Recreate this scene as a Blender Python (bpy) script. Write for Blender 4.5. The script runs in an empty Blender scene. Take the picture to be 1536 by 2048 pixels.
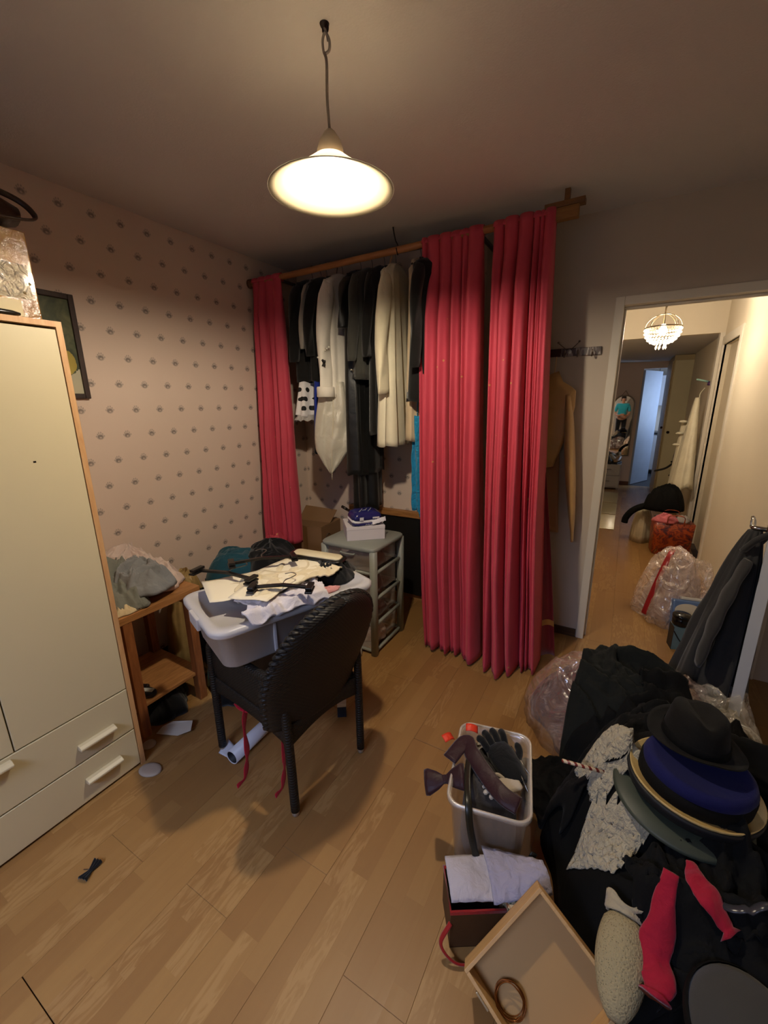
import bpy, bmesh, math, random
from mathutils import Vector, Matrix, noise

scene = bpy.context.scene
COL = scene.collection
PI = math.pi

# ------------------------------------------------------------------ camera
def camera():
    yaw, pitch, roll = math.radians(-29.93), math.radians(14.74), math.radians(-0.64)
    fwd = Vector((math.sin(yaw) * math.cos(pitch), math.cos(yaw) * math.cos(pitch), -math.sin(pitch)))
    rt = Vector((math.cos(yaw), -math.sin(yaw), 0))
    up = rt.cross(fwd)
    c, s = math.cos(roll), math.sin(roll)
    r2, u2 = c * rt + s * up, -s * rt + c * up
    cam = bpy.data.cameras.new('camera')
    cam.sensor_fit = 'VERTICAL'
    cam.sensor_height = 36
    cam.lens = 828.8 / 2048 * 36
    cam.clip_start = 0.02
    ob = bpy.data.objects.new('camera', cam)
    COL.objects.link(ob)
    m = Matrix((r2, u2, -fwd)).transposed().to_4x4()
    m.translation = (0, 0, 1.54)
    ob.matrix_world = m
    scene.camera = ob
camera()

# ------------------------------------------------------------------ world, daylight, exposure
w = bpy.data.worlds.new('world')
scene.world = w
w.use_nodes = True
w.node_tree.nodes['Background'].inputs[0].default_value = (0.50, 0.66, 1.0, 1)
w.node_tree.nodes['Background'].inputs[1].default_value = 0.3

def area_light(name, loc, rot, sx, sy, power, color):
    l = bpy.data.lights.new(name, 'AREA')
    l.shape = 'RECTANGLE'
    l.size, l.size_y, l.energy, l.color = sx, sy, power, color
    o = bpy.data.objects.new(name, l)
    COL.objects.link(o)
    o.location, o.rotation_euler = loc, rot
    return o
# daylight of the room's own window (rear wall) and of the kitchen window, both placed just outside the opening
area_light('window_daylight', (-0.75, -1.95, 2.75), (PI / 2 - 0.75, 0, 0), 1.7, 1.1, 60, (0.55, 0.66, 1.0))
area_light('kitchen_daylight', (1.68, 10.0, 1.5), (0, PI / 2, 0), 1.0, 1.0, 14, (0.50, 0.68, 1.0))

vs = scene.view_settings
vs.view_transform = 'Standard'
vs.look = 'None'
vs.exposure = 1.2
vs.gamma = 1.0
vs.use_curve_mapping = False
try:
    scene.cycles.max_bounces = 6
    scene.cycles.diffuse_bounces = 4
    scene.cycles.glossy_bounces = 3
    scene.cycles.adaptive_threshold = 0.04
    scene.cycles.transparent_max_bounces = 10
    scene.cycles.use_denoising = True
    scene.cycles.caustics_reflective = False
    scene.cycles.caustics_refractive = False
    scene.cycles.sample_clamp_indirect = 4
except Exception:
    pass

# ------------------------------------------------------------------ materials
def lin(c):
    if isinstance(c, str):
        c = [int(c[i:i + 2], 16) / 255 for i in (0, 2, 4)]
    return tuple(((v / 12.92) if v <= 0.04045 else ((v + 0.055) / 1.055) ** 2.4) for v in c) + (1,)

class NT:
    """tiny node-tree writer"""
    def __init__(s, name):
        s.m = bpy.data.materials.new(name)
        s.m.use_nodes = True
        s.t = s.m.node_tree
        s.b = s.t.nodes['Principled BSDF']
        s.out = s.t.nodes['Material Output']
    def n(s, typ, **kw):
        x = s.t.nodes.new(typ)
        for k, v in kw.items():
            setattr(x, k, v)
        return x
    def put(s, sock, v):
        if isinstance(v, bpy.types.NodeSocket):
            s.t.links.new(v, sock)
        else:
            sock.default_value = v
    def math(s, op, a, b=0.0, c=0.0):
        x = s.n('ShaderNodeMath', operation=op)
        for i, v in enumerate((a, b, c)):
            s.put(x.inputs[i], v)
        return x.outputs[0]
    def mix(s, f, a, b, mode='MIX'):
        x = s.n('ShaderNodeMix', data_type='RGBA', blend_type=mode)
        s.put(x.inputs[0], f)
        s.put(x.inputs[6], a)
        s.put(x.inputs[7], b)
        return x.outputs[2]
    def sep(s, v):
        x = s.n('ShaderNodeSeparateXYZ')
        s.put(x.inputs[0], v)
        return x.outputs
    def comb(s, a, b, c=0.0):
        x = s.n('ShaderNodeCombineXYZ')
        for i, v in enumerate((a, b, c)):
            s.put(x.inputs[i], v)
        return x.outputs[0]
    def pos(s):
        return s.n('ShaderNodeNewGeometry').outputs['Position']
    def obj(s):
        return s.n('ShaderNodeTexCoord').outputs['Object']
    def noise(s, vec, scale, detail=3.0, rough=0.5, dist=0.0):
        x = s.n('ShaderNodeTexNoise')
        s.put(x.inputs['Vector'], vec)
        x.inputs['Scale'].default_value = scale
        x.inputs['Detail'].default_value = detail
        x.inputs['Roughness'].default_value = rough
        x.inputs['Distortion'].default_value = dist
        return x.outputs[0]
    def white(s, vec):
        x = s.n('ShaderNodeTexWhiteNoise', noise_dimensions='3D')
        s.put(x.inputs['Vector'], vec)
        return x.outputs[0]
    def ramp(s, f, stops):
        x = s.n('ShaderNodeValToRGB')
        e = x.color_ramp.elements
        while len(e) > 1:
            e.remove(e[-1])
        e[0].position, e[0].color = stops[0][0], stops[0][1]
        for p, c in stops[1:]:
            q = e.new(p)
            q.color = c
        s.put(x.inputs[0], f)
        return x.outputs[0]
    def bump(s, h, strength=0.3, dist=0.01):
        x = s.n('ShaderNodeBump')
        x.inputs['Strength'].default_value = strength
        x.inputs['Distance'].default_value = dist
        s.put(x.inputs['Height'], h)
        s.t.links.new(x.outputs[0], s.b.inputs['Normal'])
    def set(s, **kw):
        for k, v in kw.items():
            s.put(s.b.inputs[k.replace('_', ' ')], v)

def col2(c, k):
    return tuple(min(1, v * k) for v in c[:3]) + (1,)

def plain(name, c, rough=0.6, metal=0.0, var=0.12, vscale=6.0, bscale=0.0, bstr=0.2, spec=0.4, **kw):
    """solid colour with a soft procedural mottling and optional fine relief"""
    t = NT(name)
    c = lin(c)
    f = t.noise(t.obj(), vscale, 4)
    t.set(Base_Color=t.mix(f, col2(c, 1 - var), col2(c, 1 + var)), Roughness=rough, Metallic=metal, Specular_IOR_Level=spec)
    for k, v in kw.items():
        t.put(t.b.inputs[k.replace('_', ' ')], v)
    if bscale:
        t.bump(t.noise(t.obj(), bscale, 3), bstr, 0.004)
    return t.m

def fabric(name, c, rough=0.85, var=0.14, sheen=0.2, weave=420.0, wrinkle=14.0, wstr=0.35, spec=0.2):
    t = NT(name)
    c = lin(c)
    o = t.obj()
    f = t.noise(o, 9, 4)
    t.set(Base_Color=t.mix(f, col2(c, 1 - var), col2(c, 1 + var)), Roughness=rough, Specular_IOR_Level=spec, Sheen_Weight=sheen)
    h = t.math('ADD', t.math('MULTIPLY', t.noise(o, wrinkle, 3, 0.5, 0.6), 1.0), t.math('MULTIPLY', t.noise(o, weave, 1), 0.06))
    t.bump(h, wstr, 0.02)
    return t.m

def film(name, c, alpha=0.35, rough=0.12, bscale=16.0, bstr=0.7, spec=1.0):
    """thin clear plastic: mostly see-through with a crinkled gloss"""
    t = NT(name)
    o = t.obj()
    n1 = t.noise(o, bscale * 0.5, 2.5, 0.55, 1.2)
    # creases scatter more light than the smooth film between them
    rid = t.math('SUBTRACT', 1.0, t.math('MULTIPLY', t.math('ABSOLUTE', t.math('SUBTRACT', n1, 0.5)), 16.0))
    cr = t.n('ShaderNodeClamp')
    t.put(cr.inputs[0], rid)
    fac = t.math('ADD', alpha, t.math('MULTIPLY', cr.outputs[0], 0.16 * min(1.0, bstr)))
    t.set(Base_Color=lin(c), Roughness=0.35, Specular_IOR_Level=0.5)
    t.bump(n1, bstr, 0.05)
    nrm = t.b.inputs['Normal'].links[0].from_socket
    tp = t.n('ShaderNodeBsdfTransparent')
    ms = t.n('ShaderNodeMixShader')
    t.put(ms.inputs[0], fac)
    t.t.links.new(tp.outputs[0], ms.inputs[1])
    t.t.links.new(t.b.outputs[0], ms.inputs[2])
    gl = t.n('ShaderNodeBsdfGlossy')
    gl.inputs['Color'].default_value = (0.16 * spec, 0.16 * spec, 0.16 * spec, 1)
    gl.inputs['Roughness'].default_value = rough + 0.04
    t.t.links.new(nrm, gl.inputs['Normal'])
    ad = t.n('ShaderNodeAddShader')
    t.t.links.new(ms.outputs[0], ad.inputs[0])
    t.t.links.new(gl.outputs[0], ad.inputs[1])
    t.t.links.new(ad.outputs[0], t.out.inputs[0])
    return t.m

def wood(name, c1, c2, axis=1, scale=9.0, rough=0.5):
    t = NT(name)
    o = t.sep(t.obj())
    st = [o[0], o[1], o[2]]
    st = [t.math('MULTIPLY', v, 1.0 if i == axis else 9.0) for i, v in enumerate(st)]
    f = t.noise(t.comb(*st), scale, 5, 0.6, 0.8)
    t.set(Base_Color=t.ramp(f, [(0.3, lin(c1)), (0.7, lin(c2))]), Roughness=rough)
    t.bump(f, 0.08, 0.004)
    return t.m

# ------------------------------------------------------------------ mesh helpers
def new(name, me, mat=None, parent=None):
    o = bpy.data.objects.new(name, me)
    COL.objects.link(o)
    if mat:
        me.materials.append(mat)
    if parent:
        o.parent = parent
    return o

def mesh(name, vs_, fs, mat=None, parent=None, smooth=False, solid=0.0, bevel=0.0, sub=0):
    me = bpy.data.meshes.new(name)
    me.from_pydata([tuple(v) for v in vs_], [], fs)
    me.update()
    bm = bmesh.new()
    bm.from_mesh(me)
    bmesh.ops.recalc_face_normals(bm, faces=bm.faces)
    bm.to_mesh(me)
    bm.free()
    if smooth:
        for p in me.polygons:
            p.use_smooth = True
    o = new(name, me, mat, parent)
    if solid:
        d = o.modifiers.new('solid', 'SOLIDIFY')
        d.thickness = solid
        d.offset = 0
    if sub:
        d = o.modifiers.new('sub', 'SUBSURF')
        d.levels = d.render_levels = sub
    if bevel:
        d = o.modifiers.new('bevel', 'BEVEL')
        d.width, d.segments = bevel, 2
        d.limit_method = 'ANGLE'
    return o

def empty(name, loc=(0, 0, 0), rot=(0, 0, 0)):
    o = bpy.data.objects.new(name, None)
    COL.objects.link(o)
    o.location, o.rotation_euler = loc, rot
    o.empty_display_size = 0.05
    return o

def tag(o, label, cat, group=None, kind=None):
    o['label'] = label
    o['category'] = cat
    if group:
        o['group'] = group
    if kind:
        o['kind'] = kind
    return o

def struct(o, label=None):
    o['kind'] = 'structure'
    if label:
        o['label'] = label
    return o

BOXF = [(0, 3, 2, 1), (4, 5, 6, 7), (0, 1, 5, 4), (1, 2, 6, 5), (2, 3, 7, 6), (3, 0, 4, 7)]
def boxv(x0, x1, y0, y1, z0, z1):
    return [(x0, y0, z0), (x1, y0, z0), (x1, y1, z0), (x0, y1, z0), (x0, y0, z1), (x1, y0, z1), (x1, y1, z1), (x0, y1, z1)]

def boxes(name, lst, mat, parent=None, bevel=0.0, smooth=False):
    v, f = [], []
    for b in lst:
        k = len(v)
        v += boxv(*b)
        f += [tuple(i + k for i in q) for q in BOXF]
    return mesh(name, v, f, mat, parent, smooth, bevel=bevel)

def box(name, x0, x1, y0, y1, z0, z1, mat, parent=None, bevel=0.0):
    return boxes(name, [(x0, x1, y0, y1, z0, z1)], mat, parent, bevel)

def frame_of(d):
    d = Vector(d).normalized()
    a = Vector((0, 0, 1)) if abs(d.z) < 0.9 else Vector((1, 0, 0))
    u = d.cross(a).normalized()
    return u, d.cross(u).normalized()

def tube_vf(path, r, n=10, flat=1.0, closed=False):
    P = [Vector(p) for p in path]
    rs = r if isinstance(r, (list, tuple)) else [r] * len(P)
    v, f = [], []
    u = None
    for i, p in enumerate(P):
        if closed:
            d = P[(i + 1) % len(P)] - P[i - 1]
        else:
            d = P[min(i + 1, len(P) - 1)] - P[max(i - 1, 0)]
        if d.length < 1e-9:
            d = Vector((0, 0, 1))
        d.normalize()
        if u is None:
            u, w_ = frame_of(d)
        else:
            u = (u - d * u.dot(d))
            if u.length < 1e-6:
                u, w_ = frame_of(d)
            u.normalize()
        w_ = d.cross(u)
        for k in range(n):
            a = 2 * PI * k / n
            v.append(p + u * (rs[i] * math.cos(a)) + w_ * (rs[i] * flat * math.sin(a)))
    m = len(P)
    for i in range(m if closed else m - 1):
        for k in range(n):
            a, b = i * n, ((i + 1) % m) * n
            f.append((a + k, a + (k + 1) % n, b + (k + 1) % n, b + k))
    if not closed:
        f.append(tuple(range(n))[::-1])
        f.append(tuple(range((m - 1) * n, m * n)))
    return v, f

def tubes(name, paths, r, mat, parent=None, n=10, flat=1.0, closed=False):
    v, f = [], []
    for i, p in enumerate(paths):
        a, b = tube_vf(p, r[i] if isinstance(r, dict) else r, n, flat, closed)
        k = len(v)
        v += a
        f += [tuple(q + k for q in x) for x in b]
    return mesh(name, v, f, mat, parent, True)

def tube(name, path, r, mat, parent=None, n=10, flat=1.0, closed=False):
    return tubes(name, [path], r, mat, parent, n, flat, closed)

def curve_pts(ctrl, n=8):
    """Catmull-Rom through the control points"""
    P = [Vector(p) for p in ctrl]
    P = [2 * P[0] - P[1]] + P + [2 * P[-1] - P[-2]]
    out = []
    for i in range(1, len(P) - 2):
        a, b, c, d = P[i - 1:i + 3]
        for k in range(n):
            t = k / n
            out.append(0.5 * ((2 * b) + (c - a) * t + (2 * a - 5 * b + 4 * c - d) * t * t + (3 * b - a - 3 * c + d) * t ** 3))
    out.append(P[-2])
    return out

def lathe(name, prof, mat, parent=None, n=40, sx=1.0, sy=1.0, loc=(0, 0, 0), wob=None):
    v, f = [], []
    for (r, z) in prof:
        for k in range(n):
            a = 2 * PI * k / n
            x, y, q = r * sx * math.cos(a), r * sy * math.sin(a), z
            if wob:
                x, y, q = wob(x, y, q, a)
            v.append((x + loc[0], y + loc[1], q + loc[2]))
    for i in range(len(prof) - 1):
        for k in range(n):
            f.append((i * n + k, i * n + (k + 1) % n, (i + 1) * n + (k + 1) % n, (i + 1) * n + k))
    return mesh(name, v, f, mat, parent, True)

def loft(name, loops, mat, parent=None, cap=True, smooth=True, solid=0.0):
    n = len(loops[0])
    v, f = [], []
    for L in loops:
        v += [tuple(p) for p in L]
    for i in range(len(loops) - 1):
        for k in range(n):
            f.append((i * n + k, i * n + (k + 1) % n, (i + 1) * n + (k + 1) % n, (i + 1) * n + k))
    if cap:
        f.append(tuple(range(n))[::-1])
        f.append(tuple(range((len(loops) - 1) * n, len(loops) * n)))
    return mesh(name, v, f, mat, parent, smooth, solid)

def sheet(name, fn, nu, nv, mat, parent=None, solid=0.004, sub=0):
    v = [fn(i / nu, j / nv) for j in range(nv + 1) for i in range(nu + 1)]
    f = [(j * (nu + 1) + i, j * (nu + 1) + i + 1, (j + 1) * (nu + 1) + i + 1, (j + 1) * (nu + 1) + i) for j in range(nv) for i in range(nu)]
    return mesh(name, v, f, mat, parent, True, solid, sub=sub)

def nz(x, y, z=0.0):
    return noise.noise(Vector((x, y, z)))

def fold(x, y, seed, k=1.0, an=0.45, ang=0.0):
    """crumpled-cloth relief, ridged and stretched along one direction, about -1..1"""
    c, s = math.cos(ang), math.sin(ang)
    x, y = (x * c + y * s) * k, (-x * s + y * c) * k * an
    wx, wy = nz(x * 0.6 + seed, y * 0.6, 3.1) * 1.3, nz(x * 0.6, y * 0.6 + seed, 7.7) * 1.3
    a = 1 - 2.4 * abs(nz(x + wx + seed * 1.7, y + wy, seed))
    b = 1 - 2.2 * abs(nz(2.1 * x + wy + seed, 2.1 * y + wx, seed + 9))
    c_ = 1 - 2.2 * abs(nz(4.6 * x + wx * 2 + seed, 4.6 * y + wy * 2, seed + 21))
    return a * 0.62 + b * 0.38 + c_ * 0.20

_FOLDS = {}
def ridge(x, y, seed, k, an, ang):
    """long rolled folds: ridges that follow random arcs, steeper on one side"""
    if seed not in _FOLDS:
        q = random.Random(int(seed * 977) + 5)
        L = []
        for _ in range(18):
            a = q.uniform(0, 2 * PI)
            R = q.uniform(0.8, 5.0)
            off = q.uniform(-2.2, 2.2)
            L.append((math.cos(a) * (R + off), math.sin(a) * (R + off), R, q.uniform(0.10, 0.26), q.uniform(0.5, 1.1), q.uniform(0, 9)))
        _FOLDS[seed] = L
    c, s = math.cos(ang), math.sin(ang)
    x, y = (x * c + y * s) * k * 0.55, (-x * s + y * c) * k * 0.55 * (0.5 + an)
    wx, wy = nz(x * 0.7 + seed, y * 0.7, 1.3) * 0.5, nz(x * 0.7, y * 0.7 + seed, 4.4) * 0.5
    h = 0.0
    for cx, cy, R, w_, am, ph in _FOLDS[seed]:
        d = math.hypot(x + wx - cx, y + wy - cy) - R
        d /= w_ if d > 0 else w_ * 0.45
        if abs(d) < 2.6:
            h = max(h, am * math.exp(-d * d) * (0.75 + 0.6 * nz(x * 0.8 + ph, y * 0.8, ph)))
    return h

def heap(name, cx, cy, z0, rx, ry, h, seed, mat, parent=None, rot=0.0, fa=0.026, fk=9.0, p=2.4, na=120, nr=44, edge=0.12, an=0.45, ang=0.5, lean=(0, 0)):
    """a crumpled garment lying in a heap: closed body with folds, flat underneath"""
    v, f = [], []
    c, s = math.cos(rot), math.sin(rot)
    v.append(None)
    for j in range(1, nr + 1):
        t = j / nr
        for k in range(na):
            a = 2 * PI * k / na
            e = 1 + edge * nz(math.cos(a) * 1.6 + seed, math.sin(a) * 1.6, seed) * 2 + edge * 0.5 * nz(math.cos(a) * 4 + seed, math.sin(a) * 4, 1.5)
            x, y = rx * e * t * math.cos(a), ry * e * t * math.sin(a)
            z = h * max(0.0, 1 - t ** p) ** 0.62
            m = 0.55 * fold(x, y, seed, fk, an, ang) + 2.3 * ridge(x, y, seed, max(fk, 3.8 / max(rx, ry)), an, ang)
            big = nz(x * 3.2 + seed, y * 3.2, seed) * 0.25 * h
            damp = min(1, 3.2 * (1 - t) + 0.12)
            z2 = max(0.0, z + (fa * m + big) * damp)
            ro = 1 + (0.7 * fa * min(m, 0.7) / max(rx, ry)) * (t ** 3) * 1.2
            x, y = x * ro, y * ro
            x, y = x + lean[0] * z2, y + lean[1] * z2
            v.append((cx + x * c - y * s, cy + x * s + y * c, z0 + z2))
    m = fold(0, 0, seed, fk, an, ang)
    zt = h + fa * m + nz(seed, 0, seed) * 0.25 * h
    v[0] = (cx + lean[0] * zt * c - lean[1] * zt * s, cy + lean[0] * zt * s + lean[1] * zt * c, z0 + zt)
    for k in range(na):
        f.append((0, 1 + k, 1 + (k + 1) % na))
    for j in range(nr - 1):
        for k in range(na):
            a, b = 1 + j * na, 1 + (j + 1) * na
            f.append((a + k, b + k, b + (k + 1) % na, a + (k + 1) % na))
    last = 1 + (nr - 1) * na
    f.append(tuple(range(last, last + na)))
    return mesh(name, v, f, mat, parent, True)

def drape(name, cx, cy, rx, ry, hf, seed, mat, parent=None, rot=0.0, fa=0.012, fk=9.0, nu=72, nv=72, an=0.35, ang=0.0, solid=0.006, shape=None, wob=0.08):
    """a loose cloth laid over a height function"""
    c, s = math.cos(rot), math.sin(rot)
    def fn(u, v):
        a, b = 2 * u - 1, 2 * v - 1
        if shape:
            a, b = shape(a, b)
        a2 = a * (1 + wob * nz(b * 2 + seed, a, 2.0))
        b2 = b * (1 + wob * nz(a * 2 + seed, b, 5.0))
        x, y = rx * a2, ry * b2
        X, Y = cx + x * c - y * s, cy + x * s + y * c
        return (X, Y, hf(X, Y) + 0.008 + fa * (1 + 0.6 * fold(x, y, seed, fk, an, ang) + 2.0 * ridge(x, y, seed, max(fk, 3.8 / max(rx, ry)), an, ang)))
    return sheet(name, fn, nu, nv, mat, parent, solid)
# ================================================================== the room shell
XL, XR, YB, YR, ZC = -2.38, 1.15, 2.80, -0.95, 2.52
DX0, DX1, DZ = -0.084, 0.74, 2.04          # doorway in the back wall
HX = 0.75                                   # right wall of the hall
HY = 5.52                                   # dropped lintel / lower hall ceiling starts
FY = 8.90                                   # far hall wall

def m_laminate():
    t = NT('laminate')
    p = t.sep(t.pos())
    wid = 0.065
    cx = t.math('FLOOR', t.math('DIVIDE', t.math('SUBTRACT', p[0], 0.08), wid))
    off = t.math('MULTIPLY', t.white(t.comb(cx, 3.3, 1.1)), 5.0)
    ln = t.math('ADD', 0.34, t.math('MULTIPLY', t.white(t.comb(cx, 9.1, 4.2)), 0.16))
    cy = t.math('FLOOR', t.math('ADD', t.math('DIVIDE', p[1], ln), off))
    r1 = t.white(t.comb(cx, cy, 0.5))
    r2 = t.white(t.comb(cx, cy, 7.5))
    g = t.comb(t.math('ADD', t.math('MULTIPLY', p[0], 26.0), t.math('MULTIPLY', r1, 40.0)), t.math('MULTIPLY', p[1], 2.6), t.math('MULTIPLY', r2, 30.0))
    grain = t.noise(g, 1.0, 6, 0.62, 0.7)
    g2 = t.comb(t.math('ADD', t.math('MULTIPLY', p[0], 34.0), t.math('MULTIPLY', r2, 17.0)), t.math('MULTIPLY', p[1], 6.5), r1)
    wav = t.noise(g2, 1.0, 3, 0.5, 2.2)
    flame = t.math('MULTIPLY', t.math('GREATER_THAN', r2, 0.72), t.math('MULTIPLY', wav, 0.9))
    base = t.mix(r1, lin('8f693d'), lin('9f7947'))
    base = t.mix(t.math('MULTIPLY', grain, 0.50), base, lin('835a30'))
    fl = t.ramp(flame, [(0.40, (0, 0, 0, 1)), (0.52, (1, 1, 1, 1))])
    fm = t.math('MULTIPLY', fl, 0.28)
    base = t.mix(fm, base, lin('bd9862'))
    edge = t.math('FRACT', t.math('DIVIDE', t.math('SUBTRACT', p[0], 0.08), wid))
    el = t.math('LESS_THAN', edge, 0.03)
    base = t.mix(t.math('MULTIPLY', el, 0.12), base, lin('7a4b22'))
    st = t.noise(t.pos(), 1.7, 4, 0.6, 0.5)
    stm = t.ramp(st, [(0.62, (0, 0, 0, 1)), (0.74, (1, 1, 1, 1))])
    base = t.mix(t.math('MULTIPLY', stm, 0.22), base, lin('6e4b30'))
    t.set(Base_Color=base, Roughness=t.math('ADD', 0.34, t.math('MULTIPLY', grain, 0.16)), Specular_IOR_Level=0.4)
    t.bump(grain, 0.04, 0.002)
    return t.m

def m_paper(name, axis):
    """printed wallpaper: staggered grey flower sprigs on pinkish cream"""
    t = NT(name)
    p = t.sep(t.pos())
    h, z = p[axis], p[2]
    sh, sv = 0.139, 0.132
    row = t.math('FLOOR', t.math('DIVIDE', t.math('ADD', z, 0.0), sv))
    par = t.math('MODULO', t.math('ADD', row, 100.0), 2.0)
    hs = t.math('ADD', t.math('DIVIDE', t.math('ADD', h, 10.02), sh), t.math('MULTIPLY', par, 0.5))
    u = t.math('MULTIPLY', t.math('SUBTRACT', t.math('FRACT', hs), 0.5), sh)
    v = t.math('MULTIPLY', t.math('SUBTRACT', t.math('FRACT', t.math('DIVIDE', z, sv)), 0.5), sv)
    def blob(cx, cy, r, soft, sx=1.0):
        du = t.math('MULTIPLY', t.math('SUBTRACT', u, cx), sx)
        dv = t.math('SUBTRACT', v, cy)
        d = t.math('SQRT', t.math('ADD', t.math('MULTIPLY', du, du), t.math('MULTIPLY', dv, dv)))
        return t.math('SUBTRACT', 1.0, t.math('SMOOTHSTEP', d, 0.0, 1.0)) if False else t.math('DIVIDE', t.math('SUBTRACT', r + soft, d), soft * 2)
    def cl(x):
        q = t.n('ShaderNodeClamp')
        t.put(q.inputs[0], x)
        return q.outputs[0]
    body = cl(blob(0, -0.002, 0.0125, 0.004, 0.8))
    eye = cl(blob(0.001, -0.006, 0.003, 0.003, 0.7))
    m = t.math('SUBTRACT', body, t.math('MULTIPLY', eye, 0.95))
    for cx, cy, r in ((-0.012, 0.011, 0.0042), (-0.005, 0.018, 0.0042), (0.005, 0.019, 0.0042), (0.013, 0.012, 0.0042), (-0.019, 0.001, 0.0038), (0.020, 0.002, 0.0038)):
        m = t.math('MAXIMUM', m, t.math('MULTIPLY', cl(blob(cx, cy, r, 0.003, 1.5)), 0.75))
    m = cl(m)
    brk = t.noise(t.pos(), 130, 2)
    m = t.math('MULTIPLY', m, t.math('ADD', 0.62, t.math('MULTIPLY', brk, 0.6)))
    base = t.mix(t.noise(t.pos(), 2.2, 4), lin('d6c0b0'), lin('e0ccbd'))
    fine = t.noise(t.pos(), 240, 2)
    colr = t.mix(t.math('MULTIPLY', m, 0.80), base, lin('5e5858'))
    if axis == 0:      # the paper ends behind the curtain, plain painted wall beyond
        k = t.math('GREATER_THAN', h, -0.86)
        colr = t.mix(k, colr, t.mix(t.noise(t.pos(), 3, 4), lin('bdb0a0'), lin('cabdae')))
    t.set(Base_Color=colr, Roughness=0.8, Specular_IOR_Level=0.2)
    t.bump(t.math('ADD', t.math('MULTIPLY', fine, 0.5), t.math('MULTIPLY', t.noise(t.pos(), 22, 3), 0.6)), 0.12, 0.004)
    return t.m

LAM = m_laminate()
PAPER_L, PAPER_B = m_paper('wallpaper_left', 1), m_paper('wallpaper_back', 0)
PAINT = plain('wall_paint', 'cfc4b6', 0.75, var=0.06, vscale=3, bscale=90, bstr=0.12)
HALLP = plain('hall_paint', 'd9cdb8', 0.7, var=0.05, vscale=2.5, bscale=60, bstr=0.15)
PINKP = plain('hall_far_paint', 'c9b2a6', 0.75, var=0.05, vscale=2.5)
CEILM = plain('ceiling_paint', 'cfcac7', 0.85, var=0.06, vscale=1.6, bscale=140, bstr=0.15)
TRIMW = plain('trim_white', 'd8d0c2', 0.45, var=0.05, vscale=5, bscale=30, bstr=0.06)
DARKB = wood('dark_baseboard', '3a2717', '5a3d24', 0)
SLAB = plain('subfloor', '5a4632', 0.9)

# floor: slab with individual laminate boards
floor = struct(boxes('floor', [(XL - 0.1, XR + 0.1, YR - 0.1, YB + 0.1, -0.06, -0.009), (-1.3, 1.75, YB + 0.1, 11.2, -0.06, -0.009)], SLAB), 'oak coloured laminate floor')
rng = random.Random(4)
def plank(x0, x1, y0, y1, gap=0.0003):
    c = 0.0006
    x0 += 0.0002; x1 -= 0.0002; y0 += gap; y1 -= gap
    v = [(x0, y0, -0.009), (x1, y0, -0.009), (x1, y1, -0.009), (x0, y1, -0.009),
         (x0, y0, -c), (x1, y0, -c), (x1, y1, -c), (x0, y1, -c),
         (x0 + c, y0 + c, 0), (x1 - c, y0 + c, 0), (x1 - c, y1 - c, 0), (x0 + c, y1 - c, 0)]
    f = [(0, 1, 5, 4), (1, 2, 6, 5), (2, 3, 7, 6), (3, 0, 4, 7), (4, 5, 9, 8), (5, 6, 10, 9), (6, 7, 11, 10), (7, 4, 8, 11), (8, 9, 10, 11)]
    mesh('plank', v, f, LAM, floor)
WP, LP = 0.195, 1.29
def board_field(x0, x1, y0, y1, fixed):
    k0, k1 = math.floor((x0 - 0.08) / WP), math.ceil((x1 - 0.08) / WP)
    for k in range(k0, k1):
        a, b = max(k * WP + 0.08, x0), min((k + 1) * WP + 0.08, x1)
        if b - a < 0.01:
            continue
        off = fixed.get(k, rng.random() * LP)
        j = math.floor((y0 - off) / LP)
        while off + j * LP < y1:
            c, d = max(off + j * LP, y0), min(off + (j + 1) * LP, y1)
            if d - c > 0.01:
                plank(a, b, c, d, 0.0012 if k in (-4, -7) and k in fixed else 0.0003)
            j += 1
board_field(XL, XR, YR, YB, {-4: 0.186, -7: 0.175, -5: 0.80, -6: 0.55, -3: 0.62})
board_field(-0.9, HX, YB, FY, {})

# walls
wl = struct(boxes('wall_left', [(XL - 0.1, XL, YR - 0.1, YB + 0.1, 0, ZC)], PAPER_L), 'left wall in cream wallpaper with grey flower sprigs')
wb = struct(boxes('wall_back', [(XL, DX0 - 0.045, YB, YB + 0.1, 0, ZC), (DX0 - 0.045, DX1 + 0.05, YB, YB + 0.1, DZ + 0.045, ZC), (DX1 + 0.05, XR + 0.1, YB, YB + 0.1, 0, ZC)], PAPER_B), 'back wall, papered behind the clothes and plain beside the doorway')
wr = struct(boxes('wall_right', [(XR, XR + 0.1, YR - 0.1, YB, 0, ZC)], PAINT))
WX0, WX1, WZ0, WZ1 = -1.4, -0.1, 0.85, 2.05
wr2 = struct(boxes('wall_rear', [(XL, WX0, YR - 0.1, YR, 0, ZC), (WX1, XR, YR - 0.1, YR, 0, ZC), (WX0, WX1, YR - 0.1, YR, 0, WZ0), (WX0, WX1, YR - 0.1, YR, WZ1, ZC)], PAINT))
ce = struct(boxes('ceiling', [(XL - 0.1, XR + 0.1, YR - 0.1, YB + 0.1, ZC, ZC + 0.1), (-1.3, HX + 0.1, YB + 0.1, HY, ZC, ZC + 0.1), (-1.3, 1.75, HY + 0.1, 11.2, 2.18, 2.62)], CEILM), 'painted ceiling')
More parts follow.
